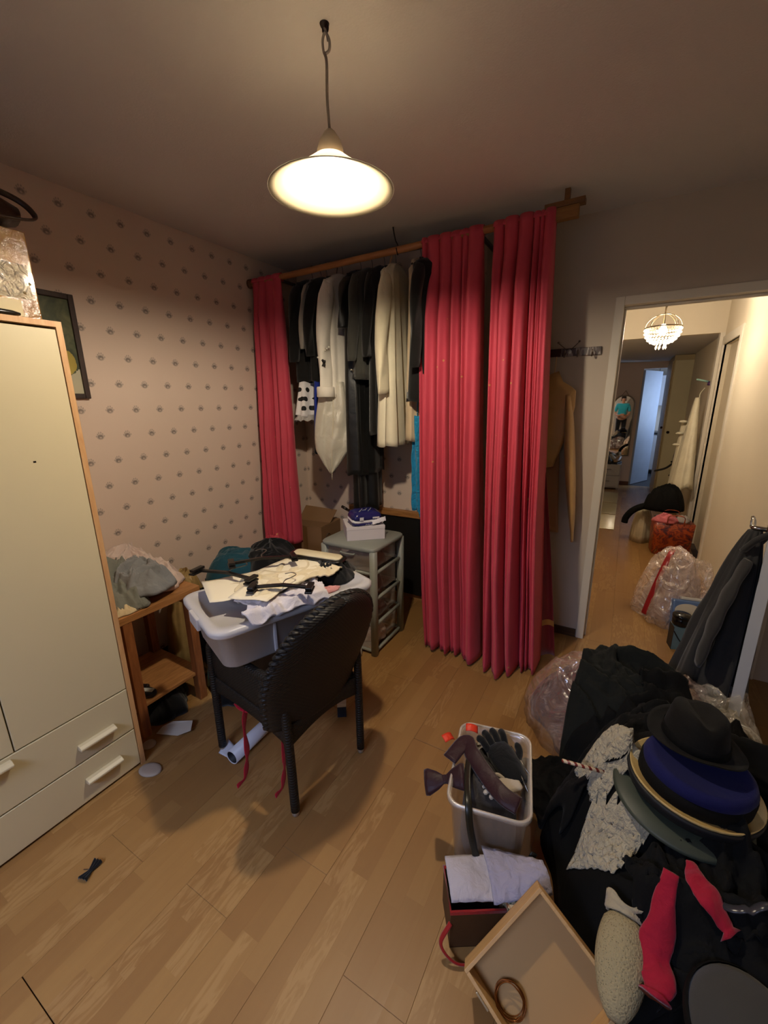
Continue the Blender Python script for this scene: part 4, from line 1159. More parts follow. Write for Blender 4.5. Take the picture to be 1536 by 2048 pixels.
# ================================================================== wicker armchair
def m_wicker():
    t = NT('black_wicker')
    o = t.sep(t.obj())
    a = t.math('SINE', t.math('MULTIPLY', t.math('ADD', o[0], o[1]), 420.0))
    b = t.math('SINE', t.math('MULTIPLY', o[2], 520.0))
    w_ = t.math('MULTIPLY', a, b)
    t.set(Base_Color=t.mix(t.noise(t.obj(), 40, 3), lin('141211'), lin('211d1a')), Roughness=0.5, Specular_IOR_Level=0.35)
    t.bump(w_, 0.5, 0.003)
    return t.m
WICK = m_wicker()
def chair():
    r = tag(empty('wicker_armchair', (-1.16, 1.139, 0), (0, 0, math.radians(81.4))), 'black wicker armchair with a rounded back and steel feet', 'chair')
    chrome = plain('foot_metal', 'b8aea2', 0.3, 0.8)
    for a in (-1, 1):
        for b in (-1, 1):
            top = (a * 0.185, b * 0.235, 0.555)
            p = curve_pts([(a * 0.190, b * 0.256, 0.022), (a * 0.192, b * 0.252, 0.30), (a * 0.196, b * 0.244, 0.52), (a * 0.196, b * 0.222, 0.575)], 6)
            l = tube('leg', p, 0.0175, WICK, r, 12)
            lathe('foot', [(0.0, 0.0), (0.012, 0.0), (0.0145, 0.004), (0.0145, 0.026), (0.0, 0.027)], chrome, l, 16, loc=(a * 0.190, b * 0.256, 0))
        arm = curve_pts([(a * 0.196, 0.222, 0.572), (a * 0.198, 0.17, 0.588), (a * 0.20, 0.06, 0.582), (a * 0.205, -0.08, 0.575), (a * 0.205, -0.19, 0.583), (a * 0.198, -0.232, 0.560)], 6)
        tube('armrest', arm, 0.0185, WICK, r, 12)
        # woven side panel below the arm
        def sp(u, v, a=a):
            y = 0.225 - 0.36 * u
            z0, z1 = 0.40, 0.565 - 0.03 * max(0, u - 0.6)
            return (a * (0.188 + 0.008 * math.sin(PI * v)), y, z0 + (z1 - z0) * v)
        sheet('side_panel', sp, 10, 6, WICK, r, 0.012)
    box('seat', -0.185, 0.185, -0.235, 0.245, 0.395, 0.435, WICK, r, 0.014)
    for nm, fn in (('apron', lambda u, v: (-0.19 + 0.38 * u, -0.247, 0.31 + 0.09 * v + 0.035 * math.sin(PI * u) * (1 - v))),
                   ('apron', lambda u, v: (-0.19 + 0.38 * u, 0.247, 0.31 + 0.09 * v + 0.035 * math.sin(PI * u) * (1 - v))),
                   ('apron', lambda u, v: (-0.19, -0.247 + 0.494 * u, 0.31 + 0.09 * v + 0.03 * math.sin(PI * u) ** 0.5 * (1 - v))),
                   ('apron', lambda u, v: (0.19, -0.247 + 0.494 * u, 0.31 + 0.09 * v + 0.03 * math.sin(PI * u) ** 0.5 * (1 - v)))):
        sheet(nm, fn, 14, 4, WICK, r, 0.014)
    # rounded back shell, leaning backwards
    H, W = 0.50, 0.255
    def shell(u, v):
        t = v
        ang = PI * (u - 0.5)
        z = 0.38 + H * t
        wv = W * max(0.0, 1 - max(0.0, (t - 0.45) / 0.55) ** 2.3) ** 0.5 * (0.80 + 0.20 * min(1, t / 0.4))
        x = -0.02 + wv * math.sin(ang)
        y = -0.252 - 0.145 * t ** 1.1 + 0.075 * (1 - math.cos(ang)) * (1 - 0.55 * t)
        return (x, y, z)
    sheet('backrest', shell, 30, 34, WICK, r, 0.020)
    rim = []
    for i in range(61):
        v = i / 60
        if v < 0.5:
            u_, t = 0.0, min(1.0, v * 2 * 1.0)
            t = math.sin(t * PI / 2)
            rim.append(shell(0.0, t))
        else:
            t = math.sin((1 - v) * 2 * PI / 2)
            rim.append(shell(1.0, t))
    # braided edge: two strands twisting round the rim
    def twist(ph):
        out = []
        fine = curve_pts(rim, 5)
        for i, p in enumerate(fine):
            d = fine[min(i + 1, len(fine) - 1)] - fine[max(i - 1, 0)]
            u_, w_ = frame_of(d if d.length > 1e-6 else (1, 0, 0))
            a = i * 0.55 + ph
            out.append(p + u_ * 0.009 * math.cos(a) + w_ * 0.009 * math.sin(a))
        return out
    tubes('braided_rim', [twist(0), twist(PI)], 0.010, WICK, r, 6)
    return r
chair()

# ================================================================== milky storage box with lid on the chair arms
MILK = NT('milky_plastic')
MILK.set(Base_Color=lin('dedbdc'), Roughness=0.32, Specular_IOR_Level=0.5)
MILK.put(MILK.b.inputs['Subsurface Weight'], 0.25)
MILK.b.inputs['Subsurface Radius'].default_value = (0.02, 0.02, 0.03)
_tr = MILK.n('ShaderNodeBsdfTranslucent')
_tr.inputs[0].default_value = lin('dfe0ea')
_mx = MILK.n('ShaderNodeMixShader')
_mx.inputs[0].default_value = 0.35
MILK.t.links.new(MILK.b.outputs[0], _mx.inputs[1])
MILK.t.links.new(_tr.outputs[0], _mx.inputs[2])
MILK.t.links.new(_mx.outputs[0], MILK.out.inputs[0])
BA = math.atan2(0.932, 0.362)
BC = Vector((-1.195, 1.19, 0.603))
def rrect(hx, hy, rad, z, n=7):
    out = []
    for cx, cy, a0 in ((hx - rad, hy - rad, 0), (-hx + rad, hy - rad, PI / 2), (-hx + rad, -hy + rad, PI), (hx - rad, -hy + rad, 1.5 * PI)):
        for i in range(n):
            a = a0 + (PI / 2) * i / (n - 1)
            out.append((cx + rad * math.cos(a), cy + rad * math.sin(a), z))
    return out
def storage_box():
    r = tag(empty('storage_box', BC, (0, 0, BA)), 'long milky plastic storage box with a lid, lying across the chair arms', 'box')
    loft('tub', [rrect(0.295, 0.165, 0.05, 0.0), rrect(0.305, 0.172, 0.05, 0.008), rrect(0.325, 0.188, 0.05, 0.150), rrect(0.338, 0.200, 0.05, 0.152), rrect(0.338, 0.200, 0.05, 0.164)], MILK.m, r)
    loft('lid', [rrect(0.345, 0.206, 0.055, 0.150), rrect(0.352, 0.212, 0.06, 0.158), rrect(0.352, 0.212, 0.06, 0.174), rrect(0.342, 0.202, 0.055, 0.180), rrect(0.318, 0.178, 0.05, 0.180), rrect(0.310, 0.170, 0.05, 0.166)], MILK.m, r)
    for x in (-0.12, 0.12):
        for s in (-1, 1):
            box('rib', x - 0.006, x + 0.006, min(s * 0.178, s * 0.191), max(s * 0.178, s * 0.191), 0.02, 0.148, MILK.m, r, 0.003)
    for s in (-1, 1):
        boxes('latch', [(s * 0.352 - 0.008, s * 0.352 + 0.008, -0.05, 0.05, 0.13, 0.178)], MILK.m, r, 0.004)
storage_box()
ex, ey = Vector((math.cos(BA), math.sin(BA), 0)), Vector((-math.sin(BA), math.cos(BA), 0))
def bl2w(a, b, z):
    return BC + ex * a + ey * b + Vector((0, 0, z))
def box_contents():
    LZ = 0.184
    PAPER = plain('old_paper', 'e6dcc4', 0.7, var=0.05, vscale=4)
    CLOTH = fabric('white_cotton', 'd0cad0', wrinkle=24, wstr=0.5)
    def hf(X, Y):
        d = Vector((X, Y, 0)) - Vector((BC.x, BC.y, 0))
        a, b = d.dot(ex), d.dot(ey)
        over = max(0, abs(b) - 0.200)
        return BC.z + LZ - min(0.10, over * 1.6)
    # white shirt hanging over the near long edge
    p = bl2w(-0.05, -0.105, 0)
    tag(drape('white_garment', p.x, p.y, 0.165, 0.115, hf, 101, CLOTH, rot=BA, fa=0.012, fk=14, ang=1.2, an=0.5, wob=0.25), 'crumpled white cotton garment hanging over the near edge of the storage box', 'clothing', 'things on the storage box')
    p = bl2w(0.02, -0.02, 0)
    tag(drape('cream_garment', p.x, p.y, 0.20, 0.11, lambda X, Y: hf(X, Y) + 0.022, 103, fabric('cream_cotton', 'd6c8a8', wrinkle=24), rot=BA + 0.15, fa=0.010, fk=14, wob=0.3), 'cream cotton garment spread on the middle of the storage box lid', 'clothing', 'things on the storage box')
    # sheets of paper, each its own
    def paper(a, b, z, w_, h_, rot, seed, label):
        r = empty('paper_sheet', bl2w(a, b, z), (0, 0, BA + rot))
        tag(r, label, 'paper', 'papers on the storage box')
        sheet('page', lambda u, v: ((u - 0.5) * w_, (v - 0.5) * h_, 0.006 + 0.010 * nz(u * 2 + seed, v * 2, seed) + 0.012 * abs(u - 0.5) ** 2), 10, 10, PAPER, r, 0.0012)
    paper(0.06, 0.02, LZ + 0.050, 0.34, 0.24, 0.35, 3, 'largest cream paper sheet, lying under the black hangers')
    paper(-0.17, 0.04, LZ + 0.038, 0.24, 0.22, -0.15, 5, 'cream paper sheet at the shelf end of the storage box lid')
    paper(-0.09, -0.06, LZ + 0.050, 0.27, 0.16, 0.65, 8, 'cream paper sheet sticking out towards the chair back')
    paper(0.15, 0.13, LZ + 0.012, 0.26, 0.16, 0.1, 12, 'cream paper sheet at the rear edge of the storage box')
    # black hangers with clips
    HB = plain('hanger_black', '121110', 0.32)
    MET = plain('hanger_wire', '8a8580', 0.3, 0.9)
    def hanger(x, y, z, rot, label, L=0.17, tilt=0.0):
        r = tag(empty('clip_hanger', (x, y, z), (0, tilt, rot)), label, 'hanger', 'black clip hangers on the storage box')
        def flatbar(nm, pts, w_, h_):
            v, f = [], []
            for i, p in enumerate(pts):
                d = Vector(pts[min(i + 1, len(pts) - 1)]) - Vector(pts[max(i - 1, 0)])
                n_ = Vector((-d.y, d.x, 0)).normalized()
                for s, q in ((-1, 0), (1, 0), (1, 1), (-1, 1)):
                    v.append(Vector(p) + n_ * (w_ * s) + Vector((0, 0, h_ * q)))
            for i in range(len(pts) - 1):
                for k in range(4):
                    f.append((i * 4 + k, i * 4 + (k + 1) % 4, i * 4 + 4 + (k + 1) % 4, i * 4 + 4 + k))
            f += [(3, 2, 1, 0), tuple(len(pts) * 4 - 4 + k for k in range(4))]
            mesh(nm, v, f, HB, r, bevel=0.001)
        flatbar('bar', [(-L, 0, 0), (-L * 0.5, 0.004, 0.004), (0, 0.01, 0.006), (L * 0.5, 0.004, 0.004), (L, 0, 0)], 0.008, 0.010)
        for s in (-1, 1):
            c = boxes('clip', [(s * L - 0.014, s * L + 0.014, -0.045, 0.018, -0.002, 0.006), (s * L - 0.012, s * L + 0.012, -0.040, 0.022, 0.010, 0.020)], HB, r, 0.002)
            tube('clip_spring', [(s * L - 0.008, -0.006, 0.009), (s * L + 0.008, -0.006, 0.009)], 0.006, MET, c, 8)
        tube('hook', curve_pts([(0, 0.012, 0.012), (0.0, 0.045, 0.014), (0.022, 0.075, 0.016), (0.03, 0.10, 0.016), (0.008, 0.118, 0.016), (-0.016, 0.105, 0.016)]), 0.002, MET, r, 6)
    Z0 = BC.z + LZ + 0.066
    hanger(-1.37, 1.055, Z0, 0.15, 'black clip hanger nearest the pine shelf, on the papers', 0.14)
    hanger(-1.07, 1.07, Z0 + 0.004, 0.48, 'black clip hanger pointing at the chair back, on the papers', 0.11)
    hanger(-1.30, 1.20, Z0 + 0.028, 0.95, 'black clip hanger lying topmost across the other hangers', 0.13, 0.05)
    # black cloth and a cream folder with black edges at the far end
    p = bl2w(0.235, -0.02, 0)
    tag(heap('black_cloth', p.x, p.y, BC.z + LZ - 0.017, 0.115, 0.085, 0.065, 111, fabric('black_knit', '0d0d0e'), fa=0.010, fk=12, rot=BA), 'folded black knit cloth at the far end of the storage box lid', 'cloth', 'things on the storage box')
    f = tag(empty('black_folder', bl2w(0.22, 0.065, LZ + 0.06), (0.0, 0.06, BA - 0.95)), 'thin cream folder with black edges lying on the black cloth', 'folder', 'things on the storage box')
    loft('cover', [rrect(0.13, 0.045, 0.03, 0.0), rrect(0.135, 0.05, 0.03, 0.004), rrect(0.135, 0.05, 0.03, 0.010), rrect(0.128, 0.043, 0.03, 0.012)], plain('folder_black', '15120f', 0.3), f)
    loft('sheet', [rrect(0.120, 0.036, 0.025, 0.0122), rrect(0.115, 0.032, 0.025, 0.018)], plain('folder_cream', 'cfc3a4', 0.5), f)
    tag(heap('pink_cloth', bl2w(0.13, -0.16, 0).x, bl2w(0.13, -0.16, 0).y, BC.z + LZ - 0.004, 0.07, 0.02, 0.012, 113, fabric('pink_lining', 'c98f90'), fa=0.004, fk=26, rot=BA, na=40, nr=12), 'strip of pale pink cloth beside the chair back on the lid', 'cloth', 'things on the storage box')
box_contents()

# ================================================================== things on the floor under and around the chair
def floor_bits():
    # white paper roll
    r = tag(empty('paper_roll', (-1.34, 0.955, 0.0), (0, 0, math.radians(92))), 'white roll of paper lying on the floor under the chair', 'paper roll')
    m = plain('roll_white', 'c6c8d2', 0.45, var=0.03)
    v, f = [], []
    n = 32
    R_ = 0.032
    for x in (0.0, 0.34):
        for k in range(n):
            a = 2 * PI * k / n
            v.append((x, R_ * math.cos(a), R_ + R_ * math.sin(a)))
        for k in range(n):
            a = 2 * PI * k / n
            v.append((x, (R_ - 0.003) * math.cos(a), R_ + (R_ - 0.003) * math.sin(a)))
    for k in range(n):
        j = (k + 1) % n
        f += [(k, j, 2 * n + j, 2 * n + k), (n + k, 3 * n + k, 3 * n + j, n + j), (k, n + k, n + j, j), (2 * n + k, 2 * n + j, 3 * n + j, 3 * n + k)]
    mesh('roll', v, f, m, r, True)
    lathe('core', [(0.0285, 0.002), (0.0285, 0.336), (0.0, 0.336), (0.0, 0.30), (0.026, 0.30), (0.026, 0.002), (0.0285, 0.002)], plain('roll_core', '0e0f16', 0.6), r, 28).matrix_local = Matrix.Translation((0, 0, R_)) @ Matrix.Rotation(PI / 2, 4, 'Y')
    sheet('loose_end', lambda u, v: (0.01 + 0.06 * v, R_ * 0.9 + 0.07 * u, 0.004 + 0.03 * (u ** 2) * v), 8, 6, m, r, 0.001)
    # red ribbons hanging from the seat
    rm = fabric('red_ribbon', 'b3122c', rough=0.6)
    for i, (x, y, zt, label) in enumerate(((-1.24, 0.955, 0.30, 'red ribbon trailing from the chair seat in front of the paper roll'), (-1.07, 1.00, 0.30, 'red ribbon hanging beside the near chair leg'))):
        o = tag(empty('red_ribbon', (x, y, 0)), label, 'ribbon', 'red ribbons under the chair')
        pts = curve_pts([(0.0, 0.02, zt + 0.012), (-0.004, 0.008, zt - 0.08), (0.008, 0.0, zt - 0.18), (0.004, -0.006, zt - 0.24), (0.012, -0.03, 0.008), (0.018, -0.075, 0.004)], 6)
        tube('strip', pts, [0.011 + 0.004 * math.sin(i_ * 0.7) for i_ in range(len(pts))], rm, o, 8, 0.12)
        if i == 0:
            tube('bow', curve_pts([(-0.07, 0.03, zt + 0.006), (-0.02, 0.02, zt + 0.002), (0.05, 0.03, zt + 0.006)]), 0.009, rm, o, 8, 0.3)
    # white lace edge below the seat
    o = tag(empty('white_lining', (-1.27, 1.03, 0.285)), 'scrap of white lining hanging below the chair seat behind the ribbon', 'cloth')
    sheet('scrap', lambda u, v: (-0.06 + 0.13 * u, 0.01 * math.sin(4 * u), 0.022 - 0.05 * v * math.sin(PI * min(1, u * 1.2)) ** 0.5), 12, 6, fabric('lining_white', 'c8c4d0'), o, 0.003)
    # small boxes and scraps
    b = tag(empty('small_carton', (-1.09, 1.44, 0), (0, 0, 0.6)), 'small dark blue and white carton standing behind the chair leg', 'box')
    box('carton', -0.022, 0.022, -0.022, 0.022, 0, 0.060, plain('carton_navy', '26324a', 0.5), b, 0.001)
    box('lid', -0.0225, 0.0225, -0.0225, 0.0225, 0.060, 0.078, plain('carton_white', 'c4bfb8', 0.5), b, 0.001)
    tag(heap('paper_scrap', -1.23, 1.51, 0, 0.022, 0.02, 0.028, 121, fabric('beige_scrap', '9b8a70'), fa=0.006, fk=40, na=30, nr=10), 'little beige crumpled scrap beside the small carton', 'scrap')
    wt = plain('plate_white', 'a89a8c', 0.5, var=0.08, vscale=20)
    for x, y, sx, sy, rot, label in ((-1.625, 0.755, 0.052, 0.036, 0.3, 'white oval disc on the floor at the wardrobe corner'), (-1.765, 0.835, 0.030, 0.030, 0.0, 'smaller white disc in the gap beside the shelf leg')):
        o = tag(empty('white_disc', (x, y, 0), (0, 0, rot)), label, 'disc')
        lathe('disc', [(0.0, 0.010), (0.6, 0.011), (0.9, 0.009), (1.0, 0.004), (0.96, 0.0), (0.0, 0.0)], wt, o, 28, sx, sy)
    p = tag(empty('torn_paper', (-1.735, 0.955, 0), (0, 0, 0.45)), 'torn white paper lying in front of the black cloth bundle', 'paper')
    mesh('page', [(-0.085, -0.03, 0.004), (0.03, -0.042, 0.010), (0.085, -0.02, 0.022), (0.07, 0.03, 0.035), (-0.03, 0.028, 0.028), (-0.075, 0.01, 0.012)], [(0, 1, 2, 3, 4, 5)], plain('torn_white', 'b9b0a2', 0.6), p, solid=0.0015)
    # black hair clip on the floor in the foreground
    c = tag(empty('hair_clip', (-1.41, 0.412, 0), (0, 0, 0.3)), 'small black scrap of ribbon on the bare floor in the foreground', 'ribbon')
    bm_ = fabric('clip_black', '0b0a0a')
    sheet('bow', lambda u, v: ((u - 0.5) * 0.030 * (0.5 + abs(v - 0.5) * 1.3), (v - 0.5) * 0.062, 0.006 + 0.012 * abs(math.sin(3 * PI * u)) * abs(v - 0.5) * 2), 10, 12, bm_, c, 0.003)
    tube('thread', curve_pts([(0, 0, 0.006), (-0.014, 0.002, 0.004), (-0.03, 0.0, 0.002)]), 0.001, bm_, c, 5)
floor_bits()
# ================================================================== the pile of bags, coats and hats at the right
from mathutils.bvhtree import BVHTree
def ground_of(*obs):
    """height of the things already lying there, so that the next thing rests on them"""
    trees = []
    for o in obs:
        mw = Matrix.Translation(o.location)
        trees.append(BVHTree.FromPolygons([mw @ v.co for v in o.data.vertices], [tuple(p.vertices) for p in o.data.polygons]))
    def hf(x, y):
        z = 0.0
        for t in trees:
            h = t.ray_cast(Vector((x, y, 3)), Vector((0, 0, -1)))
            if h[0] is not None:
                z = max(z, h[0].z)
        return z
    return hf

BLK = fabric('black_heap_wool', '060606', wrinkle=9, wstr=0.3, sheen=0.0)
BLKV = fabric('black_heap_velvet', '090909', wrinkle=9, wstr=0.3, sheen=0.02)
CHAR = fabric('charcoal_trouser', '171917', wrinkle=12, wstr=0.5, sheen=0.03)
MAUVE = fabric('mauve_clothes', '4c3334', wrinkle=14, wstr=0.6, var=0.3)

bagc = heap('bagged_clothes', 0.13, 1.97, 0, 0.37, 0.27, 0.25, 201, MAUVE, fa=0.022, fk=9, p=3.0)
tag(bagc, 'mauve brown clothes inside the clear plastic sack behind the black pile', 'clothing')
sack = heap('plastic_sack', 0.14, 1.97, 0, 0.41, 0.31, 0.295, 203, film('sack_film', 'b79c94', 0.22, 0.10, 14, 1.0), fa=0.04, fk=11, p=3.0, edge=0.08)
tag(sack, 'large clear plastic sack bulging with mauve clothes on the floor by the doorway', 'bag')
bagc2 = heap('beige_bagged_clothes', 0.52, 2.02, 0, 0.12, 0.20, 0.19, 205, fabric('beige_bagged', '857a62', wrinkle=18), fa=0.02, fk=12, p=3.0)
tag(bagc2, 'beige clothes in the clear bag next to the open door', 'clothing')
sack2 = heap('clear_bag', 0.51, 2.00, 0, 0.15, 0.235, 0.23, 207, film('clear_bag_film', 'd8d0c0', 0.28, 0.08, 16, 1.0), fa=0.036, fk=11, p=3.0, edge=0.08)
tag(sack2, 'clear shiny plastic bag of beige clothes against the open door', 'bag')
tag(heap('white_rag', 0.30, 2.33, 0, 0.06, 0.045, 0.13, 209, fabric('white_rag', 'c9b8b0', wrinkle=22), fa=0.012, fk=22, na=44, nr=16), 'white cloth peeping out behind the clear plastic sack', 'cloth')

blk = heap('black_coat_heap', 0.35, 1.33, 0, 0.44, 0.46, 0.36, 211, BLK, fa=0.040, fk=6, p=3.2, edge=0.08, an=0.5, ang=0.9)
tag(blk, 'big crumpled black coat forming the base of the pile under the hats', 'coat', 'black clothes in the pile')
blk2 = heap('black_dress_heap', 0.475, 0.80, 0, 0.27, 0.24, 0.22, 213, BLK, fa=0.030, fk=8, p=3.0, edge=0.08)
tag(blk2, 'black dress crumpled on the floor in the near corner under the grey felt hat', 'dress', 'black clothes in the pile')
hf0 = ground_of(blk, blk2, sack, sack2)
CH = tag(drape('charcoal_trousers', 0.13, 1.80, 0.20, 0.27, hf0, 221, CHAR, rot=-0.12, fa=0.006, fk=8, ang=1.57, an=0.3, nu=60, nv=60, wob=0.12), 'charcoal grey trousers spread over the plastic sack', 'trousers')
CJ = tag(drape('black_jacket', 0.42, 1.68, 0.30, 0.22, hf0, 223, BLKV, rot=-0.35, fa=0.016, fk=8, ang=0.4, nu=60, nv=50, wob=0.25), 'black jacket lying from the charcoal trousers to the open door', 'jacket', 'black clothes in the pile')
CV = tag(drape('black_velvet_dress', 0.02, 1.48, 0.20, 0.20, hf0, 225, BLKV, rot=0.6, fa=0.016, fk=9, nu=50, nv=50, wob=0.3), 'black velvet dress on the pile beside the clear bin', 'dress', 'black clothes in the pile')
CS = tag(drape('black_skirt', 0.47, 0.86, 0.22, 0.18, lambda x, y: hf0(x, y) + 0.004, 227, BLK, rot=0.3, fa=0.020, fk=9, nu=50, nv=50, wob=0.3), 'black skirt lying nearest the camera at the foot of the pile', 'skirt', 'black clothes in the pile')
CB = tag(drape('black_shawl', 0.30, 1.02, 0.14, 0.10, lambda x, y: hf0(x, y) + 0.012, 229, BLKV, rot=0.5, fa=0.020, fk=12, nu=40, nv=40, wob=0.4), 'black shawl folded below the hats', 'shawl', 'black clothes in the pile')
hf1 = ground_of(blk, blk2, sack, sack2, CH, CJ, CV, CS, CB)

def hats():
    zb = hf0(0.29, 1.27) + 0.040
    # boater: cream brim, black band, blue crown
    h = tag(empty('blue_hat', (0.285, 1.255, zb), (math.radians(3), math.radians(5), 0.3)), 'flat hat with a royal blue crown, black band and cream brim', 'hat', 'hats on the pile')
    lathe('brim', [(0.0, 0.004), (0.10, 0.004), (0.152, 0.012), (0.160, 0.020), (0.163, 0.020), (0.160, 0.010), (0.150, 0.0), (0.0, -0.004)], plain('cream_straw', 'c2a56a', 0.5, bscale=120, bstr=0.3), h, 48, 1.0, 0.90)
    lathe('brim_underside', [(0.150, -0.002), (0.164, 0.014), (0.167, 0.004), (0.160, -0.020), (0.12, -0.032), (0.0, -0.034)], plain('dark_felt', '14161a', 0.6), h, 48, 1.0, 0.90)
    lathe('band', [(0.134, 0.006), (0.140, 0.012), (0.140, 0.045), (0.132, 0.050)], BLK, h, 48, 1.0, 0.88)
    lathe('crown', [(0.133, 0.046), (0.137, 0.060), (0.130, 0.076), (0.118, 0.082), (0.108, 0.078), (0.0, 0.074)], fabric('royal_felt', '12154a', wrinkle=6, sheen=0.05), h, 48, 1.0, 0.88)
    # green-grey hat underneath, rim visible at the near side
    g = tag(empty('grey_green_hat', (0.262, 1.235, zb - 0.045), (math.radians(6), math.radians(4), 0.1)), 'dark grey green hat under the blue one, only the brim showing', 'hat', 'hats on the pile')
    lathe('brim', [(0.06, 0.0), (0.12, -0.004), (0.168, -0.012), (0.172, -0.008), (0.165, 0.0), (0.12, 0.006), (0.06, 0.008)], plain('grey_green_felt', '3c4238', 0.5), g, 44, 1.0, 0.92)
    # black trilby leaning on top
    b = tag(empty('black_trilby', (0.285, 1.335, zb + 0.083), (math.radians(-6), math.radians(4), 0.2)), 'black felt trilby with a pinched crown on top of the hats', 'hat', 'hats on the pile')
    fm = fabric('black_felt', '0e0d0c', wrinkle=6, wstr=0.2, sheen=0.03)
    def wob(x, y, z, a):
        zz = z
        rr = math.hypot(x, y)
        if rr > 0.085:
            zz += 0.016 * abs(math.sin(a)) * ((rr - 0.085) / 0.045) - 0.008 * ((rr - 0.085) / 0.045) * abs(math.cos(a))
        if z > 0.07:
            zz -= 0.022 * math.exp(-(x / 0.022) ** 2) * (1 if rr < 0.07 else 0.4)
            x *= 0.96
        return x, y, zz
    lathe('brim', [(0.080, 0.004), (0.10, 0.003), (0.122, 0.006), (0.130, 0.010), (0.130, 0.013), (0.12, 0.009), (0.10, 0.007), (0.08, 0.008)], fm, b, 48, 0.92, 1.08, wob=wob)
    lathe('crown', [(0.088, 0.005), (0.086, 0.03), (0.080, 0.075), (0.074, 0.098), (0.060, 0.108), (0.035, 0.106), (0.012, 0.104), (0.0, 0.104)], fm, b, 48, 0.92, 1.08, wob=wob)
    lathe('band', [(0.0885, 0.008), (0.090, 0.010), (0.0885, 0.032), (0.087, 0.034)], BLK, b, 48, 0.92, 1.08)
hats()

def lace_piece(name, label, x, y, rot, w_, l_, seed):
    r = tag(empty(name, (x, y, 0), (0, 0, 0)), label, 'lace', 'lace ruffles on the pile')
    m = fabric('white_lace_%d' % seed, 'b0a68e', wrinkle=60, wstr=1.0, var=0.35)
    c, s = math.cos(rot), math.sin(rot)
    for k in range(5):
        def fn(u, v, k=k):
            a = (u - 0.5) * w_ * (1 + 0.06 * k)
            b = (k - 2) * l_ / 5.2 + v * l_ / 3.6
            zig = 0.010 * math.sin(u * 34 + k * 1.7 + seed) * v + 0.006 * nz(u * 14, k, seed)
            X, Y = a * c - (b + zig) * s, a * s + (b + zig) * c
            return (X, Y, hf1(x + X, y + Y) + 0.006 + 0.008 * k * 0.5 + 0.012 * v * (0.5 + 0.5 * math.sin(u * 34 + k * 1.7 + seed + 1.2)) + 0.006 * math.sin(PI * v))
        sheet('ruffle', fn, 60, 6, m, r, 0.0018)
    return r
lace_piece('lace_jabot', 'white lace ruffle with a serrated edge beside the hats, further from the camera', 0.066, 1.300, -1.05, 0.15, 0.145, 3)
lace_piece('lace_collar', 'white lace ruffle nearest the camera, below the blue hat', 0.082, 1.115, -0.55, 0.135, 0.12, 8)

# striped stick
def stick():
    t = NT('candy_stripe')
    o = t.sep(t.obj())
    s = t.math('SINE', t.math('MULTIPLY', t.math('ADD', o[0], t.math('MULTIPLY', o[1], 0.8)), 300.0))
    t.set(Base_Color=t.mix(t.math('GREATER_THAN', s, 0.25), lin('c9b596'), lin('6e1f18')), Roughness=0.35)
    z = max(hf1(-0.05, 1.245), hf1(0.06, 1.26)) + 0.022
    r = tag(empty('striped_stick', (0.0, 1.253, z), (0, 0, 0.12)), 'short red and cream striped stick poking out of the lace', 'stick')
    tube('stick', [(-0.055, 0, 0), (-0.052, 0, 0), (0.07, 0, 0.002)], [0.003, 0.006, 0.006], t.m, r, 12)
stick()
# glossy grey strap near the hats
def strap():
    r = tag(empty('grey_strap', (0.40, 1.04, 0)), 'glossy dark grey strap curving below the hats', 'strap')
    pts = curve_pts([(-0.10, -0.06, 0), (-0.02, -0.055, 0), (0.05, -0.01, 0), (0.08, 0.05, 0), (0.085, 0.12, 0)], 8)
    tube('strap', [(p.x, p.y, hf1(0.40 + p.x, 1.04 + p.y) + 0.022) for p in pts], 0.010, plain('strap_grey', '34343a', 0.25), r, 10, 0.35)
strap()

